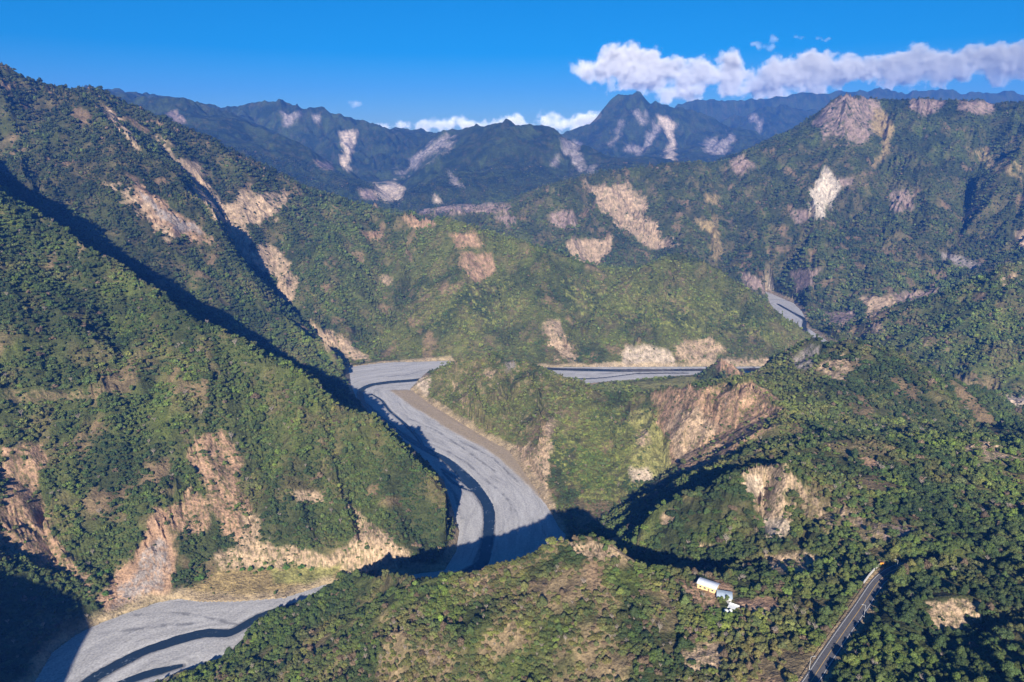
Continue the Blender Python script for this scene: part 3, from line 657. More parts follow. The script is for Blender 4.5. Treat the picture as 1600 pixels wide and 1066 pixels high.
def noise_mat(name, col, rough=0.8, scale=2.0, var=0.25, spec=0.3, bump=0.0, metallic=0.0):
    m, t, b = new_mat(name, rough, spec)
    g = t.nodes.new('ShaderNodeTexCoord')
    n = nd(t, 'ShaderNodeTexNoise', Scale=scale, Detail=5.0); t.links.new(g.outputs['Object'], n.inputs['Vector'])
    lo = [c * (1 - var) for c in col]; hi = [min(1, c * (1 + var)) for c in col]
    r = ramp(t, [(0.3, lo), (0.7, hi)]); t.links.new(n.outputs[0], r.inputs[0]); t.links.new(r.outputs[0], b.inputs['Base Color'])
    b.inputs['Metallic'].default_value = metallic
    if bump:
        bp = nd(t, 'ShaderNodeBump', Strength=bump, Distance=0.1); t.links.new(n.outputs[0], bp.inputs['Height']); t.links.new(bp.outputs[0], b.inputs['Normal'])
    return m
def ground_material():
    m, t, b = new_mat('ground_cover', 1.0, 0.1)
    a = nd(t, 'ShaderNodeAttribute', attribute_name='gcol'); g = t.nodes.new('ShaderNodeNewGeometry')
    n1 = nd(t, 'ShaderNodeTexNoise', Scale=0.45, Detail=6.0, Roughness=0.65); n2 = nd(t, 'ShaderNodeTexNoise', Scale=0.07, Detail=5.0, Roughness=0.6)
    t.links.new(g.outputs['Position'], n1.inputs['Vector']); t.links.new(g.outputs['Position'], n2.inputs['Vector'])
    r1 = ramp(t, [(0.3, (0.45, 0.45, 0.45)), (0.5, (1, 1, 1)), (0.72, (1.5, 1.45, 1.4))]); r2 = ramp(t, [(0.3, (0.6, 0.6, 0.6)), (0.7, (1.35, 1.3, 1.25))])
    t.links.new(n1.outputs[0], r1.inputs[0]); t.links.new(n2.outputs[0], r2.inputs[0])
    c = mult(t, mult(t, a.outputs['Color'], r1.outputs[0]), r2.outputs[0]); t.links.new(c, b.inputs['Base Color'])
    bp = nd(t, 'ShaderNodeBump', Strength=0.9, Distance=1.6); t.links.new(n1.outputs[0], bp.inputs['Height'])
    bp2 = nd(t, 'ShaderNodeBump', Strength=0.7, Distance=9.0); t.links.new(n2.outputs[0], bp2.inputs['Height']); t.links.new(bp.outputs[0], bp2.inputs['Normal'])
    t.links.new(bp2.outputs[0], b.inputs['Normal'])
    return m
M_GROUND = ground_material()

def grid_mesh(name, X, Y, Z, keep, mat, attrs=(), normals=None):
    nr, na = X.shape
    me = bpy.data.meshes.new(name)
    idx = np.arange(nr * na).reshape(nr, na)
    q = np.stack([idx[:-1, :-1], idx[1:, :-1], idx[1:, 1:], idx[:-1, 1:]], -1).reshape(-1, 4)[:, ::-1]
    q = q[keep.reshape(-1)]
    used = np.zeros(nr * na, bool); used[q.reshape(-1)] = True
    remap = np.cumsum(used) - 1; q = remap[q]
    co = np.stack([X, Y, Z], -1).reshape(-1, 3)[used]
    me.vertices.add(len(co)); me.vertices.foreach_set('co', co.astype(np.float32).ravel())
    me.loops.add(q.size); me.loops.foreach_set('vertex_index', q.astype(np.int32).ravel())
    me.polygons.add(len(q)); me.polygons.foreach_set('loop_start', np.arange(0, q.size, 4, dtype=np.int32))
    me.polygons.foreach_set('use_smooth', np.ones(len(q), bool))
    me.update(calc_edges=True)
    for nm, arr in attrs:
        if arr.ndim == 3:
            at = me.attributes.new(nm, 'FLOAT_COLOR', 'POINT'); c4 = np.ones((len(co), 4), np.float32); c4[:, :3] = arr.reshape(-1, 3)[used]; at.data.foreach_set('color', c4.ravel())
        else:
            at = me.attributes.new(nm, 'FLOAT', 'POINT'); at.data.foreach_set('value', arr.reshape(-1)[used].astype(np.float32))
    if normals is not None:
        me.normals_split_custom_set_from_vertices(normals.reshape(-1, 3)[used].tolist())
    me.materials.append(mat)
    return link(bpy.data.objects.new(name, me))

# ------------------------------------------------------------------ the ground, cut along its valleys into hills and mountains
REGS = {'near': ('hill', 'near wooded ridge with dry brown scrub below the white roofed house'),
        'J': ('hill', 'dark forested hillside on the right that carries the two lane road'),
        'I': ('hill', 'small rocky hill with tan bare top just above the road bend'),
        'E': ('hill', 'steep bare reddish rock knoll between the river terrace and the forested hill'),
        'Qk': ('hill', 'tiny pointed knoll at the end of the river terrace'),
        'D': ('hill', 'low light green spur wrapped by the inside of the river bend'),
        'F': ('hill', 'wooded hill with two bare rock faces near its top behind the rocky knoll'),
        'H': ('hill', 'dark green wooded slope at the right edge behind the side valley'),
        'A': ('mountain', 'big forested spur falling from the left edge to the river bend, reddish slips at its foot'),
        'B': ('mountain', 'dark forested mountain shoulder on the left behind the shadowed valley'),
        'C': ('mountain', 'long green ridge running down from the left summit behind the river'),
        'K': ('mountain', 'big mountain on the right with a blocky summit and a pale cream landslide'),
        'M1': ('mountain', 'dark blue ridge sloping down behind the left mountain'),
        'M2': ('mountain', 'blue wooded range with grey landslides in the middle distance'),
        'N': ('mountain', 'pointed blue peak under the clouds with long grey landslides'),
        'O': ('mountain', 'pale blue ridge between the pointed peak and the right mountain'),
        'O2': ('mountain', 'farthest deep blue range under the cloud bank')}
rkeys = list(REGS)
best = np.full(CX.shape, 1e9, np.float32); reg = np.zeros(CX.shape, int)
CREST = {}
for name, pts in LINES:
    P3 = [res(p) for p in pts]
    if name in ('near', 'A') and False: continue
    zz = np.mean([p[2] for p in P3])
    ln = [(math.atan2(p[0], p[1]), math.log(math.hypot(p[0], p[1]))) for p in P3]
    rr = math.exp(np.mean([l[1] for l in ln]))
    low = zz < 0.03 * rr and name not in ('D', 'Qk', 'near', 'A')
    if low: continue
    d = segdist(CA, CL, ln)[0]
    m = d < best; best = np.where(m, d, best); reg = np.where(m, rkeys.index(name), reg)
ri = np.clip(np.rint(gi).astype(int), 0, NCR - 1); rj = np.clip(np.rint(gj).astype(int), 0, NCA - 1)
regf = reg[np.ix_(ri, rj)]
gx, gy = grads(Z); NRM = np.stack([-gx, -gy, np.ones_like(gx)], -1); NRM /= np.linalg.norm(NRM, axis=-1, keepdims=True)
fr = regf[:-1, :-1]
for k, key in enumerate(rkeys):
    keep = fr == k
    if keep.sum() < 50: continue
    nm, lab = REGS[key]
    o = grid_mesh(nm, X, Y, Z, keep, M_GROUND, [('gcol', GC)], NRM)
    tag(o, lab, nm, kind='structure')

# ------------------------------------------------------------------ gravel river bed and water
bmask = (sd < 6)
inb = sd < 8
ds = np.full(X.shape, 1e3, np.float32); arc = np.zeros(X.shape, np.float32); chd = np.full(X.shape, 1e3, np.float32)
d_, a_, s_ = segdist(X[inb], Y[inb], CH[0]); ds[inb] = d_ * s_; arc[inb] = a_
hwid = np.interp(0, [0], [0])
cm = np.full(d_.shape, 1e3, np.float32)
for c in CH:
    dd, aa, _ = segdist(X[inb], Y[inb], c)
    al = np.concatenate([[0], np.cumsum([math.hypot(c[i + 1][0] - c[i][0], c[i + 1][1] - c[i][1]) for i in range(len(c) - 1)])])
    cm = np.minimum(cm, dd - np.interp(aa, al, [p[2] for p in c]))
chd[inb] = cm
bars = fbm(arc / 60 + 0.4 * fbm(X / 30, Y / 30, 2, 605), ds / 11, 4, 601) - 0.5
BZ = (0.75 * bars + 0.35).astype(np.float32)
BZ = np.where(sd > -4, BZ * 0.3, BZ)
BZ = np.where(chd < 3, np.minimum(BZ, 0.12 * chd - 0.25), np.maximum(BZ, -0.05)).astype(np.float32)
dt, at_, st = segdist(X[inb], Y[inb], terr_in); TSIGN = np.where(st > 0, 1, -1)
terr = np.zeros(X.shape, np.float32)
tt = sstep(-4, 3, dt * TSIGN + 5 * (fbm(X[inb] / 20, Y[inb] / 20, 3, 611) - .5)) * (at_ > 1) * (Y[inb] > 800) * (Y[inb] < 1262) * (X[inb] < 160) * (dt < 70)
terr[inb] = tt
BZ = BZ + terr * 0.5
def bed_material():
    m, t, b = new_mat('river_gravel', 0.95, 0.2)
    g = t.nodes.new('ShaderNodeNewGeometry')
    aa = nd(t, 'ShaderNodeAttribute', attribute_name='along'); ac = nd(t, 'ShaderNodeAttribute', attribute_name='across'); te = nd(t, 'ShaderNodeAttribute', attribute_name='terrace')
    wt = nd(t, 'ShaderNodeAttribute', attribute_name='wet')
    cx = t.nodes.new('ShaderNodeCombineXYZ'); t.links.new(aa.outputs['Fac'], cx.inputs[0]); t.links.new(ac.outputs['Fac'], cx.inputs[1])
    mp = nd(t, 'ShaderNodeMapping'); mp.inputs['Scale'].default_value = (0.016, 0.085, 1); t.links.new(cx.outputs[0], mp.inputs['Vector'])
    n = nd(t, 'ShaderNodeTexNoise', Scale=1.0, Detail=9.0, Roughness=0.7, Distortion=1.1); t.links.new(mp.outputs[0], n.inputs['Vector'])
    r = ramp(t, [(0.28, (0.165, 0.158, 0.155)), (0.40, (0.305, 0.293, 0.285)), (0.55, (0.39, 0.374, 0.362)), (0.72, (0.47, 0.452, 0.435))]); t.links.new(n.outputs[0], r.inputs[0])
    n2 = nd(t, 'ShaderNodeTexNoise', Scale=0.5, Detail=8.0, Roughness=0.7); t.links.new(g.outputs['Position'], n2.inputs['Vector'])
    r2 = ramp(t, [(0.3, (0.6, 0.6, 0.6)), (0.7, (1.28, 1.28, 1.26))]); t.links.new(n2.outputs[0], r2.inputs[0])
    mx = nd(t, 'ShaderNodeMix', data_type='RGBA'); t.links.new(te.outputs['Fac'], mx.inputs[0]); t.links.new(r.outputs[0], mx.inputs[6]); mx.inputs[7].default_value = (0.30, 0.235, 0.16, 1)
    mw = nd(t, 'ShaderNodeMix', data_type='RGBA'); t.links.new(wt.outputs['Fac'], mw.inputs[0]); t.links.new(mx.outputs[2], mw.inputs[6]); mw.inputs[7].default_value = (0.10, 0.10, 0.105, 1)
    t.links.new(mult(t, mw.outputs[2], r2.outputs[0]), b.inputs['Base Color'])
    bp = nd(t, 'ShaderNodeBump', Strength=0.7, Distance=0.6); t.links.new(n2.outputs[0], bp.inputs['Height']); t.links.new(bp.outputs[0], b.inputs['Normal'])
    return m
dry = np.zeros(X.shape, np.float32)
for ln_ in ([(640, 655), (680, 672), (722, 700), (752, 722), (775, 738)], [(700, 706), (730, 724), (752, 745), (790, 775), (806, 800)], [(205, 962), (260, 958), (310, 962), (360, 974), (410, 982)],
            [(150, 990), (200, 985), (255, 978), (300, 975)], [(600, 590), (640, 585), (665, 578)], [(720, 690), (770, 716), (808, 752)], [(690, 745), (712, 775), (722, 812)]):
    dd, aa, _ = segdist(X[inb], Y[inb], Q(ln_)); wv2 = 1.2 + 3.2 * fbm(X[inb] / 12, Y[inb] / 12, 2, 631)
    dry[inb] = np.maximum(dry[inb], (1 - sstep(0.4, 1.0, dd / wv2)) * (0.25 + 0.6 * sstep(.4, .6, fbm(X[inb] / 7, Y[inb] / 7, 2, 641))))
wet = np.maximum(dry * 0.75, (np.where(chd < 2.0, 1 - sstep(0.0, 2.0, chd + 1.2 * (n2 - .5)), 0) * 0.8)).astype(np.float32)
bed = grid_mesh('river_bed', X, Y, BZ, (sd < 5)[:-1, :-1], bed_material(), [('along', arc), ('across', ds), ('terrace', terr), ('wet', wet)])
tag(bed, 'pale grey gravel river bed winding between the hills', 'river bed', kind='structure')

def water_material():
    m, t, b = new_mat('river_water', 0.22, 0.22)
    g = t.nodes.new('ShaderNodeNewGeometry')
    n = nd(t, 'ShaderNodeTexNoise', Scale=0.4, Detail=5.0, Roughness=0.7); t.links.new(g.outputs['Position'], n.inputs['Vector'])
    n2 = nd(t, 'ShaderNodeTexNoise', Scale=0.06, Detail=3.0); t.links.new(g.outputs['Position'], n2.inputs['Vector'])
    ad = nd(t, 'ShaderNodeMath', operation='ADD'); t.links.new(n.outputs[0], ad.inputs[0]); t.links.new(n2.outputs[0], ad.inputs[1])
    r = ramp(t, [(0.0, (0.012, 0.022, 0.034)), (0.62, (0.016, 0.028, 0.042)), (0.68, (0.26, 0.29, 0.33))])
    mr = nd(t, 'ShaderNodeMath', operation='MULTIPLY'); mr.inputs[1].default_value = 0.5; t.links.new(ad.outputs[0], mr.inputs[0]); t.links.new(mr.outputs[0], r.inputs[0])
    r.color_ramp.elements[1].position = 0.585; r.color_ramp.elements[2].position = 0.68
    t.links.new(r.outputs[0], b.inputs['Base Color'])
    bp = nd(t, 'ShaderNodeBump', Strength=0.5, Distance=0.3); t.links.new(n.outputs[0], bp.inputs['Height']); t.links.new(bp.outputs[0], b.inputs['Normal'])
    return m
M_WATER = water_material()
def mesh_obj(name, verts, faces, mat, parent=None, smooth=False):
    me = bpy.data.meshes.new(name); me.from_pydata([tuple(map(float, v)) for v in verts], [], faces); me.update()
    if smooth: me.polygons.foreach_set('use_smooth', [True] * len(me.polygons))
    for mm in (mat if isinstance(mat, (list, tuple)) else [mat]): me.materials.append(mm)
    o = link(bpy.data.objects.new(name, me))
    if parent: o.parent = parent
    return o
rng = random.Random(4)
def ribbon(line, zoff, k=9, jit=0.0):
    """strip of k points across following a smoothed centre line of (x, y, half width)"""
    S = smooth_line(line, 3.0); vs, fs = [], []
    for i, p in enumerate(S):
        a = S[max(0, i - 2)]; b = S[min(len(S) - 1, i + 2)]; d = np.array([b[0] - a[0], b[1] - a[1]]); d /= np.linalg.norm(d); nrm = np.array([-d[1], d[0]])
        hl = max(0.4, p[2]) * (1 + jit * (rng.random() - 0.5) + 0.28 * math.sin(i * 0.11) * math.sin(i * 0.037 + 1)); hr = max(0.4, p[2]) * (1 + jit * (rng.random() - 0.5) + 0.30 * math.sin(i * 0.083 + 2) * math.sin(i * 0.041))
        for q in range(k):
            w_ = -hl + (hl + hr) * q / (k - 1); vs.append((p[0] + nrm[0] * w_, p[1] + nrm[1] * w_, zoff))
        if i:
            for q in range(k - 1):
                o0 = (i - 1) * k + q; fs.append((o0, o0 + 1, o0 + k + 1, o0 + k))
    return vs, fs
for n_, c in enumerate(CH):
    vs, fs = ribbon(c, 0.02 + 0.004 * n_, 5, 0.2)
    o = mesh_obj('river' if n_ == 0 else 'stream', vs, fs, M_WATER)
    labs = ['dark main river channel winding through the gravel bed', 'dark side channel at the bottom edge below the main lower channel', 'thin braid of water along the shaded bank of the upper bend',
            'short braid beside the main channel above the inner bar', 'second short braid on the inner bar of the bend', 'thin braid on the gravel of the straight far reach', 'last short braid before the tiny knoll']
    tag(o, labs[n_], 'river' if n_ == 0 else 'stream', kind='structure')

# ------------------------------------------------------------------ trees
def ground_at(px, py, arr=None):
    arr = Z if arr is None else arr
    a = np.arctan2(px, py); l = np.log(np.hypot(px, py))
    j = np.interp(a, fa, np.arange(NA)); i = (l - fl[0]) / (fl[-1] - fl[0]) * (NR - 1)
    i0 = np.clip(np.floor(i).astype(int), 0, NR - 2); j0 = np.clip(np.floor(j).astype(int), 0, NA - 2); ti, tj = i - i0, j - j0
    if arr.ndim == 3: ti, tj = ti[..., None], tj[..., None]
    return (arr[i0, j0] * (1 - tj) + arr[i0, j0 + 1] * tj) * (1 - ti) + (arr[i0 + 1, j0] * (1 - tj) + arr[i0 + 1, j0 + 1] * tj) * ti

def foliage_material(name, trans=True):
    m, t, b = new_mat(name, 0.75, 0.25)
    a = nd(t, 'ShaderNodeAttribute', attribute_name='tint', attribute_type='INSTANCER')
    l = nd(t, 'ShaderNodeAttribute', attribute_name='leaf')
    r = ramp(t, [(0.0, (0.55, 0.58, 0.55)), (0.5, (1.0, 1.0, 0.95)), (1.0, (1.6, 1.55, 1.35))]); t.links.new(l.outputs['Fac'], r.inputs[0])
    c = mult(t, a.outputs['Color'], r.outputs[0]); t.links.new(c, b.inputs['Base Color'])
    return m
M_LEAF = foliage_material('foliage')
M_BARK = noise_mat('bark', (0.16, 0.13, 0.10), 0.95, 3.0, 0.3)

def crown_arrays(seed, lobes, leaves, leaf, flatness=0.8, core=True, spread=0.62):
    """leaf clumps over several overlapping lobes; unit crown radius 1, base at z = 0"""
    r = np.random.RandomState(seed); vs, fs, lf = [], [], []
    L = []
    for k in range(lobes):
        a = r.rand() * 6.283; q = spread * math.sqrt(r.rand()) if k else 0
        rad = r.uniform(0.24, 0.48) if k else 0.50
        L.append((q * math.cos(a), q * math.sin(a), 0.55 * flatness + r.uniform(-0.12, 0.35) * flatness * (1 - q * 0.6) + 0.12, rad))
    n = 0
    for (cx, cy, cz, rad) in L:
        m = max(6, int(leaves * rad * rad / sum(l[3] ** 2 for l in L)))
        tone = r.rand()
        for _ in range(m):
            z = r.uniform(-0.45, 1.0); a = r.rand() * 6.283; s = math.sqrt(1 - z * z)
            nrm = np.array([s * math.cos(a), s * math.sin(a), z]); p = np.array([cx, cy, cz]) + nrm * rad * np.array([1, 1, flatness]) * r.uniform(0.82, 1.08)
            nn = nrm + r.normal(0, 0.45, 3) + np.array([0, 0, 0.25]); nn /= np.linalg.norm(nn)
            t1 = np.cross(nn, r.normal(0, 1, 3)); t1 /= np.linalg.norm(t1); t2 = np.cross(nn, t1); sz = leaf * r.uniform(0.6, 1.35)
            w_ = r.uniform(0.6, 1.0)
            vs += [p - t1 * sz, p - t2 * sz * w_ + nn * sz * 0.15, p + t1 * sz, p + t2 * sz * w_ + nn * sz * 0.15]; fs.append((n, n + 1, n + 2, n + 3)); n += 4
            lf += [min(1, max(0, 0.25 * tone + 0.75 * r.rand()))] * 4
        if core:
            ico = []; rows = 5; cols = 8
            for i in range(rows + 1):
                th = math.pi * i / rows
                for j in range(cols):
                    ph = 6.283 * j / cols; k_ = rad * 0.86 * r.uniform(0.9, 1.06)
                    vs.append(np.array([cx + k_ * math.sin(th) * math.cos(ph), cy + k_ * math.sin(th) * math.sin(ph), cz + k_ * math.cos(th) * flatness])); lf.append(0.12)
            for i in range(rows):
                for j in range(cols):
                    fs.append((n + i * cols + j, n + (i + 1) * cols + j, n + (i + 1) * cols + (j + 1) % cols, n + i * cols + (j + 1) % cols))
            n += (rows + 1) * cols
    return vs, fs, lf
def tube(p0, p1, r0, r1, k=6, base=0):
    p0, p1 = Vector(p0), Vector(p1); d = (p1 - p0).normalized(); a = d.orthogonal().normalized(); b = d.cross(a); vs, fs = [], []
    for p, r_ in ((p0, r0), (p1, r1)):
        for j in range(k):
            an = 6.2832 * j / k; vs.append(tuple(p + (a * math.cos(an) + b * math.sin(an)) * r_))
    for j in range(k): fs.append((base + j, base + (j + 1) % k, base + k + (j + 1) % k, base + k + j))
    return vs, fs
def trunk_arrays(seed, h=0.75):
    r = random.Random(seed); vs, fs = [], []
    def add(*a):
        v, f = tube(*a, base=len(vs)); vs.extend(v); fs.extend(f)
    add((0, 0, -0.5), (0.02, 0.01, h * 0.5), 0.055, 0.042)
    for k in range(5):
        a = 6.283 * k / 5 + r.random(); add((0.02, 0.01, h * r.uniform(0.3, 0.5)), (0.5 * math.cos(a), 0.5 * math.sin(a), h * r.uniform(0.85, 1.15)), 0.032, 0.012, 5)
    return vs, fs
def attr_mesh(name, vs, fs, mat, lf=None):
    me = bpy.data.meshes.new(name); me.from_pydata([tuple(map(float, v)) for v in vs], [], fs); me.update(); me.materials.append(mat)
    if lf is not None:
        at = me.attributes.new('leaf', 'FLOAT', 'POINT'); at.data.foreach_set('value', np.array(lf, np.float32))
    return me
CROWNS = [attr_mesh('crown', *crown_arrays(21, 7, 620, 0.085)[:2], M_LEAF, None) for _ in range(0)]
def crown_mesh(seed, lobes, leaves, leaf, flatness, core=True, spread=0.62):
    v, f, l = crown_arrays(seed, lobes, leaves, leaf, flatness, core, spread); return attr_mesh('crown', v, f, M_LEAF, l)
NEARC = [crown_mesh(21, 10, 1100, 0.075, 0.95, True, 0.8), crown_mesh(22, 13, 1100, 0.08, 0.80, True, 0.9), crown_mesh(23, 7, 900, 0.075, 1.2, True, 0.6), crown_mesh(24, 15, 1100, 0.085, 0.7, True, 1.0)]
MIDC = [crown_mesh(31, 8, 260, 0.13, 0.95, True, 0.85), crown_mesh(32, 9, 260, 0.14, 0.8, True, 0.95), crown_mesh(33, 6, 220, 0.13, 1.2, True, 0.6)]
FARC = [crown_mesh(41, 4, 60, 0.22, 0.9), crown_mesh(42, 4, 60, 0.24, 0.8)]
def bare_arrays(seed):
    """leafless grey crown: trunk forking into many thin twigs"""
    r = random.Random(seed); vs, fs = [], []
    def add(p, q, a, b):
        v, f = tube(p, q, a, b, 4, len(vs)); vs.extend(v); fs.extend(f)
    add((0, 0, -0.4), (0, 0, 0.45), 0.05, 0.035)
    for k in range(9):
        a = 6.283 * k / 9 + r.random() * 0.5; e = (0.5 * math.cos(a), 0.5 * math.sin(a), 0.95 + r.random() * 0.3); add((0, 0, 0.4), e, 0.026, 0.014)
        for m_ in range(9):
            t_ = r.uniform(0.35, 1); s_ = tuple(e[i] * t_ + (0, 0, 0.4)[i] * (1 - t_) for i in range(3))
            add(s_, (s_[0] + r.uniform(-.35, .35), s_[1] + r.uniform(-.35, .35), s_[2] + r.uniform(0.05, .4)), 0.012, 0.005)
    return vs, fs
M_TWIG = noise_mat('dry_twigs', (0.30, 0.25, 0.20), 0.95, 1.0, 0.3)
BAREC = attr_mesh('bare_crown', *bare_arrays(5), M_TWIG)
protos = [bpy.data.objects.new('crown_shape', m) for m in NEARC + MIDC + FARC + [BAREC]]
KN, KM, KF = len(NEARC), len(MIDC), len(FARC)

def ground_hit(u, v, zmax=260):
    """first point of the ground along a sight line"""
    zt = np.arange(zmax, -2, -0.5); d = ray(u, v); s_ = (zt - CAMH) / d[2]; px, py = d[0] * s_, d[1] * s_
    g = ground_at(px, py); k = np.nonzero((g >= zt) & (py > 200))[0]
    k = k[0] if len(k) else len(zt) - 1
    return (float(px[k]), float(py[k]), float(g[k]))
pad_p = ground_hit(1141, 951)
if TREES:
    rs = np.random.RandomState(77)
    pts = []
    def scatter(r0, r1, sp, amax=41):
        am = math.radians(amax); xm = r1 * math.sin(am); y0 = r0 * math.cos(am)
        gx_, gy_ = np.meshgrid(np.arange(-xm, xm, sp), np.arange(y0, r1, sp)); gx_ = gx_ + ((np.arange(gx_.shape[0]) % 2) * sp * 0.5)[:, None]
        gx_ = gx_.ravel() + rs.uniform(-.42, .42, gx_.size) * sp; gy_ = gy_.ravel() + rs.uniform(-.42, .42, gy_.size) * sp
        r_ = np.hypot(gx_, gy_); a_ = np.abs(np.arctan2(gx_, gy_)); k = (r_ >= r0) & (r_ < r1) & (a_ < am)
        return gx_[k], gy_[k], np.full(k.sum(), sp)
    RINGS = [(230, 520, 3.2, 56), (520, 800, 3.7, 52), (800, 1300, 4.5, 47), (1300, 2000, 5.8, 44), (2000, 3000, 8.2, 41), (3000, 4000, 9.0, 41)]
    P = [scatter(*r_) for r_ in RINGS]
    tx = np.concatenate([p[0] for p in P]); ty = np.concatenate([p[1] for p in P]); tsp = np.concatenate([p[2] for p in P])
    tz = ground_at(tx, ty); tb_ = ground_at(tx, ty, BARE); tr = np.hypot(tx, ty)
    tsd = ground_at(tx, ty, sd); trd = ground_at(tx, ty, np.minimum(rd, 500)); thd = np.hypot(tx - house_p[0] - 4, ty - house_p[1] + 2)
    trm = ground_at(tx, ty, runmax)
    el = (tz + 9 - CAMH) / tr
    lm = ground_at(tx, ty, lime.astype(np.float32))
    u_ = rs.rand(len(tx))
    keep = (u_ > np.clip(tb_ * 1.06, 0, 0.975)) & (tsd > 2.5) & (trd > np.where(project(tx, ty, tz)[0] > 1392, 4.2, 6.5)) & (thd > 9.0) & (np.hypot(tx - pad_p[0], ty - pad_p[1]) > 7.5)
    keep &= el > trm - np.where(tr < 900, 0.10, 0.03)
    # clearings where only low growth stands
    opn = fbm(tx / 17, ty / 17, 3, 701); keep &= ~((opn > 0.59) & (rs.rand(len(tx)) < 0.8))
    tx, ty, tz, tsp, tr, lm, tb_, trd = [q[keep] for q in (tx, ty, tz, tsp, tr, lm, tb_, trd)]
    n = len(tx)
    size = tsp * (0.48 + 0.58 * rs.rand(n) ** 2 + 0.40 * (rs.rand(n) > 0.94))
    size *= 1 - 0.30 * np.clip(lm, 0, 1); size *= np.where(tb_ > 0.35, 0.6, 1.0)
    nearm = (1 - sstep(430, 520, ty)) * (1 - sstep(120, 220, tx)); size *= (1 - 0.12 * nearm) * (1 - 0.35 * sstep(2200, 3000, tr))
    tall = 0.75 + 0.6 * rs.rand(n); wide = 0.82 + 0.36 * rs.rand(n)
    tu_, tv_ = project(tx, ty, tz); road_side = (trd < 14) & (tu_ > 1385); size[road_side] = np.maximum(size[road_side], 3.4); cover_ = (trd < 13) & (tu_ > 1402) & (tu_ < 1600) & (tv_ > 878); size[cover_] = np.maximum(size[cover_], 5.0); tall[cover_] = 1.35
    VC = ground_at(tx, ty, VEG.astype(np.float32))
    br = np.exp(rs.normal(0, 0.2, n))[:, None]
    hue = rs.rand(n); sh = np.ones((n, 3)); sh[hue < .2] = (1.18, 1.04, 0.95); sh[(hue >= .2) & (hue < .32)] = (1.2, 1.25, 0.9); sh[(hue >= .32) & (hue < .55)] = (0.78, 0.88, 0.95)
    brown = (rs.rand(n) < 0.015 + 0.075 * nearm)
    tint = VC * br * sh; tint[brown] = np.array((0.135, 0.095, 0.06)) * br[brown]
    idx = np.where(tr < 620, rs.randint(0, KN, n), np.where(tr < 1500, KN + rs.randint(0, KM, n), KN + KM + rs.randint(0, KF, n)))
    bare_t = (rs.rand(n) < 0.03 + 0.05 * nearm) & (tr < 1300); idx = np.where(bare_t, len(protos) - 1, idx)
    rot = rs.rand(n) * 6.283
    # the individual trees: those that show largest inside the frame
    uu, vv = project(tx, ty, tz + size); dep = ty * cp - (tz - CAMH) * sp
    ang = size / dep * ((uu > 4) & (uu < 1596) & (vv > 4) & (vv < 1062)) * (~bare_t | True) * (el[keep] >= trm[keep] - 0.004 if False else 1)
    order = np.argsort(-ang)[:296]
    single = np.zeros(n, bool); single[order] = True
    # ---- individual trees
    TRUNK = attr_mesh('trunk', *trunk_arrays(3), M_BARK)
    MARKS = [((1107, 914), 'the yellow house'), ((1128, 929), 'the blue grey shed'), ((1140, 955), 'the white water tanks'), ((1190, 946), 'the brown clearing'),
             ((1265, 1030), 'the bottom street lamp'), ((1350, 955), 'the mid road street lamp'), ((1401, 885), 'the bend street lamp'), ((1490, 962), 'the hillside tan patch'),
             ((1100, 1028), 'the near ridge patch'), ((930, 860), 'the ridgetop clearing'), ((255, 1055), 'the ridge tip at the river'), ((1600, 1066), 'the bottom right corner'),
             ((1600, 880), 'the right edge middle'), ((600, 1066), 'the left bottom edge'), ((850, 1066), 'the bottom edge middle')]
    used_labels = set()
    def where(u, v, sz_px, avoid=0):
        d = sorted(((math.hypot(u - m[0][0], v - m[0][1]), m) for m in MARKS), key=lambda t: t[0])
        d0, m = d[min(avoid, len(d) - 1)]
        an = math.degrees(math.atan2(m[0][1] - v, u - m[0][0])) % 360
        dirs = ['right of', 'right slightly above', 'above right of', 'above slightly right of', 'above', 'above slightly left of', 'above left of', 'left slightly above', 'left of', 'left slightly below', 'below left of',
                'below slightly left of', 'below', 'below slightly right of', 'below right of', 'right slightly below']
        return f"{max(1, round(d0 / 13))} crown widths {dirs[int((an + 11.25) // 22.5) % 16]} {m[1]}", m[1]
    def look(c, sz, bare):
        # size and colour words as they show in the picture
        if bare: return 'leafless grey tree', 'leafless'
        l = c.sum(); s_ = 'small' if sz < 2.2 else ('large' if sz > 3.2 else 'broad')
        if c[0] > c[1] * 1.12: w_ = 'brownish'
        elif l > 0.30: w_ = 'green'
        elif l > 0.2: w_ = 'olive'
        else: w_ = 'dark green'
        return f'{s_} {w_} tree', w_
    for i in order:
        base_ = tag(bpy.data.objects.new('tree', None), None, 'tree'); link(base_)
        base_.location = (tx[i], ty[i], tz[i]); base_.rotation_euler = (0, 0, rot[i]); base_.scale = (size[i], size[i] * wide[i], size[i] * tall[i])
        lk, gk = look(tint[i], size[i], bare_t[i])
        for av in range(10):
            pl, mk = where(float(uu[i]), float(vv[i]), 16, av); lb = f'{lk} {pl}'
            if len(lb.split()) > 16: lb = lb.replace(' slightly', '')
            if lb not in used_labels: break
        used_labels.add(lb)
        base_['label'] = lb; base_['group'] = 'broadleaf trees on the near slopes'
        if bare_t[i]:
            c = link(bpy.data.objects.new('crown', BAREC)); c.parent = base_
        else:
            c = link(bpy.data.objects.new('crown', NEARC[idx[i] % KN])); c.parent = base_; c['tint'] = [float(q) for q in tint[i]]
            t_ = link(bpy.data.objects.new('trunk', TRUNK)); t_.parent = base_
    # ---- the rest: one forest
    q = ~single
    pm = bpy.data.meshes.new('forest'); m_ = int(q.sum()); print('forest trees', m_)
    pm.vertices.add(m_); pm.vertices.foreach_set('co', np.stack([tx[q], ty[q], tz[q]], -1).astype(np.float32).ravel())
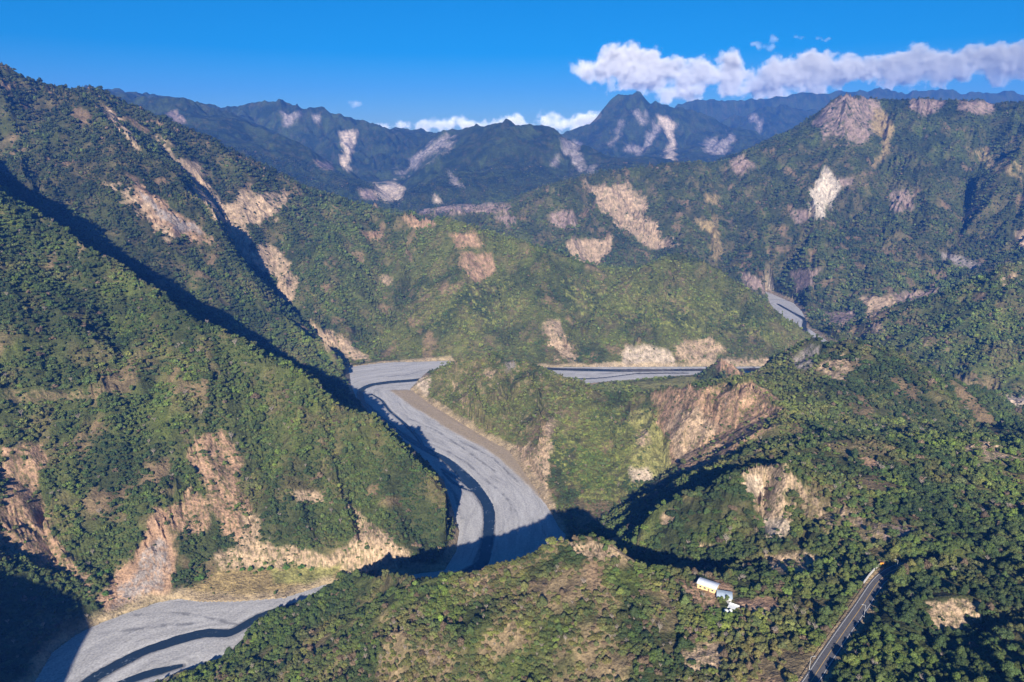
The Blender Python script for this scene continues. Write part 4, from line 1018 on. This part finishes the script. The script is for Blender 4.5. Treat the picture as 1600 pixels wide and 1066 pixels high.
    for nm, ty_, dat in (('scl', 'FLOAT', size[q]), ('wide', 'FLOAT', wide[q]), ('tall', 'FLOAT', tall[q]), ('rotz', 'FLOAT', rot[q]), ('kind_index', 'INT', idx[q].astype(np.int32))):
        at = pm.attributes.new(nm, ty_, 'POINT'); at.data.foreach_set('value', dat.astype(np.float32) if ty_ == 'FLOAT' else dat)
    at = pm.attributes.new('tint', 'FLOAT_COLOR', 'POINT'); c4 = np.ones((m_, 4), np.float32); c4[:, :3] = tint[q]; at.data.foreach_set('color', c4.ravel())
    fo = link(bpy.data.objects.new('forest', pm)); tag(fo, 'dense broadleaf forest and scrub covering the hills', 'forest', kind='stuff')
    ng = bpy.data.node_groups.new('grow_forest', 'GeometryNodeTree')
    ng.interface.new_socket('Geometry', in_out='INPUT', socket_type='NodeSocketGeometry'); ng.interface.new_socket('Geometry', in_out='OUTPUT', socket_type='NodeSocketGeometry')
    gin = ng.nodes.new('NodeGroupInput'); gout = ng.nodes.new('NodeGroupOutput'); jn = ng.nodes.new('GeometryNodeJoinGeometry')
    def named(nm, dt):
        a = ng.nodes.new('GeometryNodeInputNamedAttribute'); a.data_type = dt; a.inputs[0].default_value = nm; return a.outputs[0]
    scl = named('scl', 'FLOAT'); rz_ = named('rotz', 'FLOAT'); ki = named('kind_index', 'INT')
    cr = ng.nodes.new('ShaderNodeCombineXYZ'); ng.links.new(rz_, cr.inputs[2]); cs = ng.nodes.new('ShaderNodeCombineXYZ')
    ng.links.new(scl, cs.inputs[0])
    for k, nm in ((1, 'wide'), (2, 'tall')):
        mm = ng.nodes.new('ShaderNodeMath'); mm.operation = 'MULTIPLY'; ng.links.new(scl, mm.inputs[0]); ng.links.new(named(nm, 'FLOAT'), mm.inputs[1]); ng.links.new(mm.outputs[0], cs.inputs[k])
    for k, po in enumerate(protos):
        oi = ng.nodes.new('GeometryNodeObjectInfo'); oi.inputs['Object'].default_value = po; oi.inputs['As Instance'].default_value = True
        cmp_ = ng.nodes.new('FunctionNodeCompare'); cmp_.data_type = 'INT'; cmp_.operation = 'EQUAL'; ng.links.new(ki, cmp_.inputs[2]); cmp_.inputs[3].default_value = k
        ip = ng.nodes.new('GeometryNodeInstanceOnPoints'); ng.links.new(gin.outputs[0], ip.inputs['Points']); ng.links.new(cmp_.outputs[0], ip.inputs['Selection'])
        ng.links.new(oi.outputs['Geometry'], ip.inputs['Instance']); ng.links.new(cr.outputs[0], ip.inputs['Rotation']); ng.links.new(cs.outputs[0], ip.inputs['Scale'])
        ng.links.new(ip.outputs[0], jn.inputs[0])
    ng.links.new(jn.outputs[0], gout.inputs[0])
    md = fo.modifiers.new('grow', 'NODES'); md.node_group = ng

# ------------------------------------------------------------------ road
def offset_line(S, off, z=0.0):
    out = []
    for i, p in enumerate(S):
        a = S[max(0, i - 1)]; b = S[min(len(S) - 1, i + 1)]; d = np.array([b[0] - a[0], b[1] - a[1]]); d /= np.linalg.norm(d)
        out.append((p[0] - d[1] * off, p[1] + d[0] * off, p[2] + z))
    return out
def strip(name, S, o0, o1, z, mat):
    a = offset_line(S, o0, z); b = offset_line(S, o1, z); n = len(S)
    return mesh_obj(name, a + b, [(i, n + i, n + i + 1, i + 1) for i in range(n - 1)][::1], mat)
def bar(vs, fs, p, q, w_, h):
    """rectangular beam from p to q"""
    p, q = Vector(p), Vector(q); d = (q - p).normalized(); up = Vector((0, 0, 1)) if abs(d.z) < 0.9 else Vector((0, 1, 0))
    s_ = d.cross(up).normalized() * w_ * 0.5; u_ = s_.cross(d).normalized() * h * 0.5; n = len(vs)
    for c in (p, q):
        for a_, b_ in ((-1, -1), (1, -1), (1, 1), (-1, 1)): vs.append(tuple(c + s_ * a_ + u_ * b_))
    fs += [(n, n + 3, n + 2, n + 1), (n + 4, n + 5, n + 6, n + 7)] + [(n + k, n + (k + 1) % 4, n + 4 + (k + 1) % 4, n + 4 + k) for k in range(4)]
M_ASPH = noise_mat('asphalt', (0.080, 0.076, 0.078), 0.9, 0.8, 0.22, 0.2)
M_LINEW = noise_mat('white_paint', (0.50, 0.49, 0.47), 0.7, 3.0, 0.18)
M_LINEY = noise_mat('yellow_paint', (0.42, 0.27, 0.09), 0.7, 3.0, 0.15)
M_CONC = noise_mat('concrete', (0.42, 0.40, 0.37), 0.9, 0.7, 0.25)
M_STEEL = noise_mat('weathered_steel', (0.20, 0.17, 0.15), 0.6, 2.0, 0.3, metallic=0.4)
M_POLE = noise_mat('pale_pole', (0.42, 0.42, 0.41), 0.5, 2.0, 0.1)
S = road_s
n = len(S); prof = [(-4.4, -0.5), (-4.1, 0.0), (4.2, 0.0), (4.5, -0.5)]
rows = [offset_line(S, o, z) for o, z in prof]; vs = [p for r in rows for p in r]
fs = [(k * n + i, (k + 1) * n + i, (k + 1) * n + i + 1, k * n + i + 1) for k in range(3) for i in range(n - 1)]
tag(mesh_obj('road', vs, fs, M_ASPH), 'dark two lane asphalt road running up to a right hand bend', 'road', kind='structure')
for o0, o1, mt_, lb in ((3.25, 3.47, M_LINEW, 'white edge line on the left side of the road'), (-3.47, -3.25, M_LINEW, 'white edge line on the right side of the road'), (-0.14, 0.14, M_LINEY, 'yellow centre line of the road')):
    tag(strip('road_marking', S, o0, o1, 0.012, mt_), lb, 'road marking', kind='structure')
# guardrail along the outer shoulder
g = tag(link(bpy.data.objects.new('guardrail', None)), 'long dark steel guardrail along the left edge of the road', 'guardrail'); g.location = S[0]
seg = [p for p in offset_line(S, 5.1) if p[1] < 408]
org = Vector(g.location)
vs, fs = [], []
rl = seg[::4] + [seg[-1]]
for p, q in zip(rl[:-1], rl[1:]): bar(vs, fs, Vector(p) + Vector((0, 0, 0.62)) - org, Vector(q) + Vector((0, 0, 0.62)) - org, 0.10, 0.32)
mesh_obj('rail', vs, fs, M_STEEL, g)
pv, pf = [], []; bar(pv, pf, (0, 0, -0.8), (0, 0, 0.85), 0.14, 0.14); post_me = None
for p in rl[::1]:
    if post_me is None:
        o = mesh_obj('post', pv, pf, M_STEEL, g); post_me = o.data
    else: o = link(bpy.data.objects.new('post', post_me)); o.parent = g
    o.location = Vector(p) - org
# low pale retaining wall beside the bend
wl = [PZ(u, v, z) for u, v, z in [(1350, 910, 164.5), (1358, 899, 165), (1367, 889, 165.5), (1376, 881, 166), (1383, 877, 166.5)]]
vs, fs = [], []
for p, q in zip(wl[:-1], wl[1:]): bar(vs, fs, p, q, 0.6, 1.6)
tag(mesh_obj('retaining_wall', vs, fs, M_CONC), 'low curved pale concrete wall on the outside of the road bend', 'wall')

def street_lamp(px, z, h, label, flip):
    b = PZ(px[0], px[1], z); e = tag(link(bpy.data.objects.new('street_lamp', None)), label, 'street lamp', 'street lamps along the road'); e.location = b
    v1, f1 = tube((0, 0, -1), (0, 0, h), 0.13, 0.08, 10); mesh_obj('pole', v1, f1, M_POLE, e)
    v2, f2 = tube((0, 0, h - 0.15), (flip * 1.7, 0, h + 0.45), 0.09, 0.06, 8); mesh_obj('arm', v2, f2, M_POLE, e)
    v3, f3 = [], []; bar(v3, f3, (flip * 1.5, 0, h + 0.42), (flip * 2.6, 0, h + 0.52), 0.34, 0.16); mesh_obj('lamp_head', v3, f3, M_POLE, e)
    v4, f4 = tube((0, 0, -0.2), (0, 0, 0.4), 0.3, 0.3, 8); mesh_obj('base', v4, f4, M_CONC, e)
street_lamp((1264.5, 1046), 160.5, 8.6, 'pale street lamp beside the guardrail at the bottom edge', 1)
street_lamp((1350, 963), 163, 8.2, 'pale street lamp among trees on the far verge past mid road', -1)
street_lamp((1401, 889), 165, 7.0, 'pale street lamp in the shade at the road bend', -1)
# chevron board at the bend
sg = tag(link(bpy.data.objects.new('road_sign', None)), 'small orange road sign on two posts at the bend', 'sign'); sg.location = PZ(1377.5, 884, 165.4)
M_OR = noise_mat('orange_sign', (0.75, 0.30, 0.04), 0.5, 2.0, 0.1)
v_, f_ = [], []; bar(v_, f_, (-1.3, 0, 1.7), (1.3, 0, 1.7), 0.08, 1.3); mesh_obj('panel', v_, f_, M_OR, sg)
for s_ in (-0.9, 0.9):
    v_, f_ = tube((s_, 0.12, -0.4), (s_, 0.12, 1.9), 0.06, 0.06, 8); mesh_obj('post', v_, f_, M_POLE, sg)

# ------------------------------------------------------------------ house and sheds
M_YEL = noise_mat('yellow_render', (0.58, 0.42, 0.20), 0.85, 0.8, 0.18)
M_CREAM = noise_mat('cream_render', (0.66, 0.58, 0.46), 0.85, 0.8, 0.15)
M_GLASS = noise_mat('window_glass', (0.03, 0.04, 0.05), 0.15, 1.0, 0.2, 0.5)
M_WOOD = noise_mat('door_wood', (0.20, 0.12, 0.07), 0.7, 2.0, 0.25)
def metal_roof(name, col, pitch=0.45):
    m, t, b = new_mat(name, 0.45, 0.5)
    gco = t.nodes.new('ShaderNodeTexCoord'); wv_ = nd(t, 'ShaderNodeTexWave', Scale=0.35 / pitch, Distortion=0.0); wv_.bands_direction = 'X'
    t.links.new(gco.outputs['Object'], wv_.inputs['Vector'])
    nn = nd(t, 'ShaderNodeTexNoise', Scale=0.5, Detail=4.0); t.links.new(gco.outputs['Object'], nn.inputs['Vector'])
    r = ramp(t, [(0.3, [c * 0.82 for c in col]), (0.7, col)]); t.links.new(nn.outputs[0], r.inputs[0])
    r2 = ramp(t, [(0.0, (0.78, 0.78, 0.78)), (0.3, (1, 1, 1))]); t.links.new(wv_.outputs[0], r2.inputs[0])
    t.links.new(mult(t, r.outputs[0], r2.outputs[0]), b.inputs['Base Color'])
    bp = nd(t, 'ShaderNodeBump', Strength=0.6, Distance=0.05); t.links.new(wv_.outputs[0], bp.inputs['Height']); t.links.new(bp.outputs[0], b.inputs['Normal'])
    return m
M_ROOFW = metal_roof('pale_metal_roof', (0.62, 0.64, 0.68)); M_ROOFB = metal_roof('blue_grey_metal_roof', (0.46, 0.53, 0.58))
def box(vs, fs, x0, x1, y0, y1, z0, z1):
    n = len(vs); vs += [(x, y, z) for z in (z0, z1) for x, y in ((x0, y0), (x1, y0), (x1, y1), (x0, y1))]
    fs += [(n, n + 3, n + 2, n + 1), (n + 4, n + 5, n + 6, n + 7)] + [(n + k, n + (k + 1) % 4, n + 4 + (k + 1) % 4, n + 4 + k) for k in range(4)]
def house(px, z, rz, L, Wd, H, roofm, wallm, label, cat, openings, rise=0.9, name='house'):
    e = tag(link(bpy.data.objects.new(name, None)), label, cat); e.location = PZ(px[0], px[1], z); e.rotation_euler = (0, 0, rz)
    l, w_ = L / 2, Wd / 2
    v = [(-l, -w_, -1.5), (l, -w_, -1.5), (l, w_, -1.5), (-l, w_, -1.5), (-l, -w_, H), (l, -w_, H), (l, w_, H), (-l, w_, H), (-l, 0, H + rise), (l, 0, H + rise)]
    f = [(0, 1, 5, 4), (1, 2, 6, 9, 5), (2, 3, 7, 6), (3, 0, 4, 8, 7), (4, 5, 9, 8), (6, 7, 8, 9)]
    mesh_obj('wall', v, f, wallm, e)
    ov = 0.55; v, f = [], []; K = 6
    prof = [(-w_ - ov, H - ov * rise / w_ + 0.06)] + [(-w_ * (1 - k / K), H + rise * math.sin(k / K * math.pi / 2) * 1.0 + 0.08) for k in range(1, K + 1)]
    prof = prof + [(-y, zz) for y, zz in prof[:-1]][::-1]
    for x in (-l - ov, l + ov):
        for y, zz in prof: v.append((x, y, zz))
        for y, zz in prof: v.append((x, y, zz + 0.12))
    m = len(prof)
    for k in range(m - 1):
        f += [(m + k, 3 * m + k, 3 * m + k + 1, m + k + 1), (k, k + 1, 2 * m + k + 1, 2 * m + k), (k, m + k, m + k + 1, k + 1), (2 * m + k, 2 * m + k + 1, 3 * m + k + 1, 3 * m + k)]
    f += [(0, 2 * m, 3 * m, m), (m - 1, 2 * m - 1, 4 * m - 1, 3 * m - 1)]
    mesh_obj('roof', v, f, roofm, e)
    for kind, side, x, zb, ww, hh in openings:
        fr_v, fr_f, pn_v, pn_f = [], [], [], []
        if side == 'front':
            box(fr_v, fr_f, x - ww / 2 - .08, x + ww / 2 + .08, -w_ - 0.05, -w_ + 0.05, zb - .08, zb + hh + .08); box(pn_v, pn_f, x - ww / 2, x + ww / 2, -w_ - 0.07, -w_ + 0.03, zb, zb + hh)
        else:
            box(fr_v, fr_f, l - 0.05, l + 0.05, x - ww / 2 - .08, x + ww / 2 + .08, zb - .08, zb + hh + .08); box(pn_v, pn_f, l - 0.03, l + 0.07, x - ww / 2, x + ww / 2, zb, zb + hh)
        if kind == 'window':
            wi = mesh_obj('window', fr_v, fr_f, M_CREAM, e); mesh_obj('pane', pn_v, pn_f, M_GLASS, wi)
        else: mesh_obj('door', pn_v, pn_f, M_WOOD, e)
    return e
hr = -math.radians(33)
house((1106, 919), 150.0, hr, 13.2, 7.4, 3.8, M_ROOFW, M_YEL, 'yellow walled house with long white metal roof on the ridge', 'house',
      [('window', 'front', -4.3, 1.2, 1.5, 1.2), ('window', 'front', -1.2, 1.2, 1.5, 1.2), ('door', 'front', 1.6, 0.0, 1.1, 2.2), ('window', 'front', 4.3, 1.2, 1.3, 1.2), ('window', 'side', 0.6, 1.2, 1.2, 1.2)])
house((1131.5, 934), 149.6, hr + 0.30, 9.6, 7.6, 2.6, M_ROOFB, M_CONC, 'low shed with pale blue grey metal roof next to the yellow house', 'shed',
      [('door', 'front', -2.0, 0.0, 2.2, 2.1), ('window', 'front', 2.2, 1.0, 1.2, 0.9)], 0.5, 'shed')
# white water tanks and a concrete pad
def tank(px, z, r, h, label):
    e = tag(link(bpy.data.objects.new('water_tank', None)), label, 'water tank'); e.location = ground_hit(*px)
    v, f = [], []; K = 20; pr = [(r, -0.6), (r, h * .3), (r * 1.03, h * .33), (r, h * .36), (r, h * .66), (r * 1.03, h * .7), (r, h * .74), (r, h), (r * 0.85, h + .22), (r * .3, h + .4)]
    for q, zz in pr:
        for k in range(K): v.append((q * math.cos(k * 6.2832 / K), q * math.sin(k * 6.2832 / K), zz))
    for i in range(len(pr) - 1):
        for k in range(K): f.append((i * K + k, i * K + (k + 1) % K, (i + 1) * K + (k + 1) % K, (i + 1) * K + k))
    f.append(tuple(range((len(pr) - 1) * K, len(pr) * K)))
    mesh_obj('tank_body', v, f, M_WHITE, e, True)
    v, f = tube((0, 0, h + .3), (0, 0, h + .55), r * .32, r * .3, 14); f.append(tuple(range(14, 28))); mesh_obj('lid', v, f, M_WHITE, e)
M_WHITE = noise_mat('white_tank', (0.60, 0.60, 0.58), 0.5, 1.0, 0.06)
tank((1134.5, 958), 148.2, 1.5, 1.8, 'round white water tank below the concrete pad')
tank((1141.5, 956.5), 148.4, 1.1, 1.5, 'smaller white water tank right beside the larger tank')
v, f = [], []; box(v, f, -3.4, 3.4, -2.5, 2.5, -1.2, 0.25); box(v, f, -3.4, 3.4, 2.3, 2.5, 0.25, 1.1)
o = mesh_obj('concrete_pad', v, f, M_WHITE); o.location = ground_hit(1146, 949); o.rotation_euler = (0, 0, hr); tag(o, 'white painted concrete pad with a low back wall beside the tanks', 'concrete pad')
v, f = [], []; box(v, f, -0.8, 0.8, -2.6, 2.6, -0.5, 0.12)
o = mesh_obj('concrete_ramp', v, f, M_CONC); o.location = Vector(ground_hit(1137, 941)) + Vector((0, 0, 0.3)); o.rotation_euler = (0, 0, math.radians(8)); tag(o, 'narrow concrete walkway between the blue grey shed and the pad', 'walkway')

# ------------------------------------------------------------------ shrubs on the river terrace
for (u, v_, r_, lb) in [(379, 892, 3.0, 'leftmost round green tree of the row on the river terrace'), (392, 893, 3.6, 'second round green tree of the river terrace row from the left'), (408, 893, 3.5, 'third round green tree of the river terrace row from the left'),
                        (422, 892, 3.4, 'fourth round green tree of the river terrace row from the left'), (448, 890, 4.2, 'tallest green tree of the row on the river terrace'), (471, 890, 4.0, 'broad green tree second from the right end of the terrace row'),
                        (487, 892, 2.6, 'small dark green tree at the right end of the terrace row'), (312, 908, 4.4, 'dark green tree standing alone where terrace meets the scree'),
                        (166, 931, 3.6, 'bright green bush at the foot of the reddish cliff by the river'), (157, 901, 3.8, 'left green bush of the pair on the reddish slope above the river'), (169, 896, 3.6, 'right green bush of the pair on the reddish slope above the river')]:
    p = ground_hit(u, v_, 120)
    e = tag(link(bpy.data.objects.new('tree', None)), lb, 'tree', 'trees on the river terrace'); e.location = p; e.scale = (r_, r_, r_); e.rotation_euler = (0, 0, u * 0.7)
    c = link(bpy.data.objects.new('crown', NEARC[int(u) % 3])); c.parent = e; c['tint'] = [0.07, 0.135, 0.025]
    t_ = link(bpy.data.objects.new('trunk', TRUNK)); t_.parent = e

# ------------------------------------------------------------------ clouds, far beyond the haze
CLOUD_Y = 14000.0
def volume_cloud_material(name, dens, NOISE=2.9, LO=0.34, aniso=-0.82, scale=1.0):
    m = bpy.data.materials.new(name); m.use_nodes = True; t = m.node_tree; t.nodes.remove(t.nodes['Principled BSDF'])
    pv = t.nodes.new('ShaderNodeVolumePrincipled'); pv.inputs['Color'].default_value = (0.99, 0.99, 0.99, 1); pv.inputs['Anisotropy'].default_value = aniso
    pv.inputs['Density Attribute'].default_value = ''
    at = nd(t, 'ShaderNodeAttribute', attribute_name='density'); g = t.nodes.new('ShaderNodeTexCoord')
    n = nd(t, 'ShaderNodeTexNoise', Scale=0.0034 * scale, Detail=6.0, Roughness=0.62); t.links.new(g.outputs['Object'], n.inputs['Vector'])
    # shape ramps 0..1 inwards; noise eats the rim into billows and wisps
    ad = nd(t, 'ShaderNodeMath', operation='MULTIPLY_ADD'); ad.inputs[1].default_value = NOISE; t.links.new(n.outputs[0], ad.inputs[0]); t.links.new(at.outputs['Fac'], ad.inputs[2])
    mr = nd(t, 'ShaderNodeMapRange'); mr.inputs[1].default_value = 0.5 * NOISE + LO; mr.inputs[2].default_value = 0.5 * NOISE + LO + 0.35; mr.inputs[3].default_value = 0; mr.inputs[4].default_value = dens; t.links.new(ad.outputs[0], mr.inputs[0])
    gt = nd(t, 'ShaderNodeMath', operation='MULTIPLY', use_clamp=True); gt.inputs[1].default_value = 6.0; t.links.new(at.outputs['Fac'], gt.inputs[0])
    gm = nd(t, 'ShaderNodeMath', operation='MULTIPLY'); t.links.new(mr.outputs[0], gm.inputs[0]); t.links.new(gt.outputs[0], gm.inputs[1])
    t.links.new(gm.outputs[0], pv.inputs['Density']); t.links.new(pv.outputs[0], t.nodes['Material Output'].inputs['Volume'])
    return m
M_CLOUD = volume_cloud_material('cloud', 0.008); M_WISP = volume_cloud_material('cloud_wisp', 0.0022, NOISE=2.0, LO=0.15, scale=2.4)
def cloud(puffs, Yd, mat, label, voxel=55.0, falloff=260.0, grow=55.0, pvoxel=85.0):
    """puffs (u, v, radius px, depth offset in radii) fused into one soft body of cloud"""
    me = bpy.data.meshes.new('cloud'); m_ = len(puffs); co, ra = [], []
    for (u, v, r_, dz) in puffs: co.append(PY(u, v, Yd + dz * r_ * Yd / F)); ra.append(r_ * Yd / F * 1.0 + grow)
    me.vertices.add(m_); me.vertices.foreach_set('co', np.array(co, np.float32).ravel()); at = me.attributes.new('rad', 'FLOAT', 'POINT'); at.data.foreach_set('value', np.array(ra, np.float32))
    o = link(bpy.data.objects.new('cloud', me)); me.materials.append(mat)
    ng = bpy.data.node_groups.new('cloud_body', 'GeometryNodeTree')
    ng.interface.new_socket('Geometry', in_out='INPUT', socket_type='NodeSocketGeometry'); ng.interface.new_socket('Geometry', in_out='OUTPUT', socket_type='NodeSocketGeometry')
    gi_ = ng.nodes.new('NodeGroupInput'); go_ = ng.nodes.new('NodeGroupOutput'); mp = ng.nodes.new('GeometryNodeMeshToPoints'); pv = ng.nodes.new('GeometryNodePointsToVolume')
    a = ng.nodes.new('GeometryNodeInputNamedAttribute'); a.data_type = 'FLOAT'; a.inputs[0].default_value = 'rad'
    ng.links.new(gi_.outputs[0], mp.inputs[0]); ng.links.new(mp.outputs[0], pv.inputs[0]); ng.links.new(a.outputs[0], pv.inputs['Radius'])
    pv.resolution_mode = 'VOXEL_SIZE'; pv.inputs['Voxel Size'].default_value = pvoxel; pv.inputs['Density'].default_value = 1.0
    sm = ng.nodes.new('GeometryNodeSetMaterial'); sm.inputs['Material'].default_value = mat
    vm = ng.nodes.new('GeometryNodeVolumeToMesh'); vm.resolution_mode = 'GRID'; vm.inputs['Threshold'].default_value = 0.2; ng.links.new(pv.outputs[0], vm.inputs[0])
    mv = ng.nodes.new('GeometryNodeMeshToVolume'); mv.resolution_mode = 'VOXEL_SIZE'; mv.inputs['Voxel Size'].default_value = voxel; mv.inputs['Interior Band Width'].default_value = falloff
    ng.links.new(vm.outputs[0], mv.inputs[0])
    ng.links.new(mv.outputs[0], sm.inputs[0]); ng.links.new(sm.outputs[0], go_.inputs[0])
    md = o.modifiers.new('body', 'NODES'); md.node_group = ng
    return tag(o, label, 'cloud', kind='stuff')
def band(top, bot, n, rmin, rmax, seed, ext=0):
    r = random.Random(seed); out = []
    tu = [p[0] for p in top]; tv = [p[1] for p in top]; bu = [p[0] for p in bot]; bv = [p[1] for p in bot]
    for k in range(n):
        u = r.uniform(tu[0], tu[-1]); t0 = np.interp(u, tu, tv); b0 = np.interp(u, bu, bv); h = b0 - t0
        rr = min(r.uniform(rmin, rmax), h * 0.48); f = r.random()
        out.append((u, t0 + rr * 0.85 + f * max(0, h - 1.7 * rr), rr, r.uniform(-1, 1) * 0.8))
    return out
big_top = [(903, 92), (915, 84), (935, 73), (960, 72), (985, 68), (1010, 72), (1035, 72), (1052, 74), (1053, 88), (1075, 92), (1095, 90), (1112, 98), (1130, 77), (1149, 75), (1152, 88), (1160, 104), (1185, 98), (1215, 94), (1235, 82), (1262, 77), (1285, 77), (1292, 86), (1325, 84), (1350, 80), (1372, 84), (1400, 79), (1430, 70), (1455, 74), (1475, 75), (1500, 73), (1530, 74), (1550, 66), (1575, 68), (1600, 63), (1720, 60)]
big_bot = [(903, 129), (925, 154), (950, 152), (1000, 154), (1050, 171), (1100, 169), (1200, 167), (1250, 165), (1300, 154), (1340, 148), (1400, 147), (1500, 145), (1600, 144), (1720, 143)]
tops = [(960, 96, 26, 0), (985, 95, 28, .3), (1020, 100, 25, 0), (940, 108, 22, 0), (1000, 122, 26, -.3), (1140, 95, 19, 0), (1262, 106, 27, 0), (1285, 104, 25, .2), (1230, 116, 24, 0), (1395, 104, 24, 0), (1430, 97, 26, 0), (1470, 104, 25, 0), (1550, 94, 28, 0), (1590, 95, 30, 0), (1640, 92, 30, 0)]
cloud(tops + band(big_top, big_bot, 150, 7, 20, 5) + band(big_top, big_bot, 150, 4, 9, 6) + band([(960, 95), (1700, 85)], [(960, 140), (1700, 120)], 40, 18, 26, 7), CLOUD_Y, M_CLOUD,
      'long bank of bright white cumulus sitting over the mountains on the right')
low_top = [(588, 190), (640, 189), (690, 181), (740, 178), (765, 185), (800, 181), (830, 174), (857, 167), (880, 181), (905, 174), (930, 168), (960, 168)]
cloud(band(low_top, [(588, 207), (960, 212)], 110, 5, 13, 8) + band(low_top, [(588, 205), (960, 205)], 60, 3, 6, 9), 13600.0, M_CLOUD, 'low white cloud bank behind the saddle in the middle')
def wisp(pts, n, rr, seed, tilt=0.0):
    r_ = random.Random(seed); out = []
    for k in range(n):
        c = r_.choice(pts); out.append((c[0] + r_.gauss(0, c[2]), c[1] + r_.gauss(0, c[3]) , r_.uniform(*rr), r_.uniform(-2, 2)))
    return out
small = dict(voxel=26.0, falloff=110.0, grow=14.0, pvoxel=36.0)
cloud(wisp([(557, 162, 6, 2.2)], 36, (1.2, 4.0), 3), CLOUD_Y, M_WISP, 'tiny white cloud alone in the sky above the blue range', **small)
cloud(wisp([(1180, 68, 7, 3), (1200, 74, 9, 3), (1208, 62, 5, 2), (1190, 71, 13, 5)], 90, (1.0, 3.6), 5), CLOUD_Y, M_WISP, 'thin white wisp just above the big cloud bank', **small)
cloud(wisp([(1245, 59, 8, 2), (1290, 61, 8, 1.6)], 50, (0.8, 2.2), 6), CLOUD_Y, M_WISP, 'faint wisp right of the thin wisp over the bank', **small)

# ------------------------------------------------------------------ air
if HAZE:
    v, f = [], []; box(v, f, -12500, 12500, -600, 10300, -12.0, 1340.0)
    hm_ = bpy.data.materials.new('haze'); hm_.use_nodes = True; t = hm_.node_tree; t.nodes.remove(t.nodes['Principled BSDF'])
    pv_ = t.nodes.new('ShaderNodeVolumePrincipled'); pv_.inputs['Color'].default_value = (0.06, 0.26, 1.0, 1); pv_.inputs['Density'].default_value = 7.0e-5; pv_.inputs['Anisotropy'].default_value = -0.06
    t.links.new(pv_.outputs[0], t.nodes['Material Output'].inputs['Volume'])
    hz = mesh_obj('haze', v, f, hm_); tag(hz, 'thin blue haze in the air over the valleys', 'haze', kind='stuff')
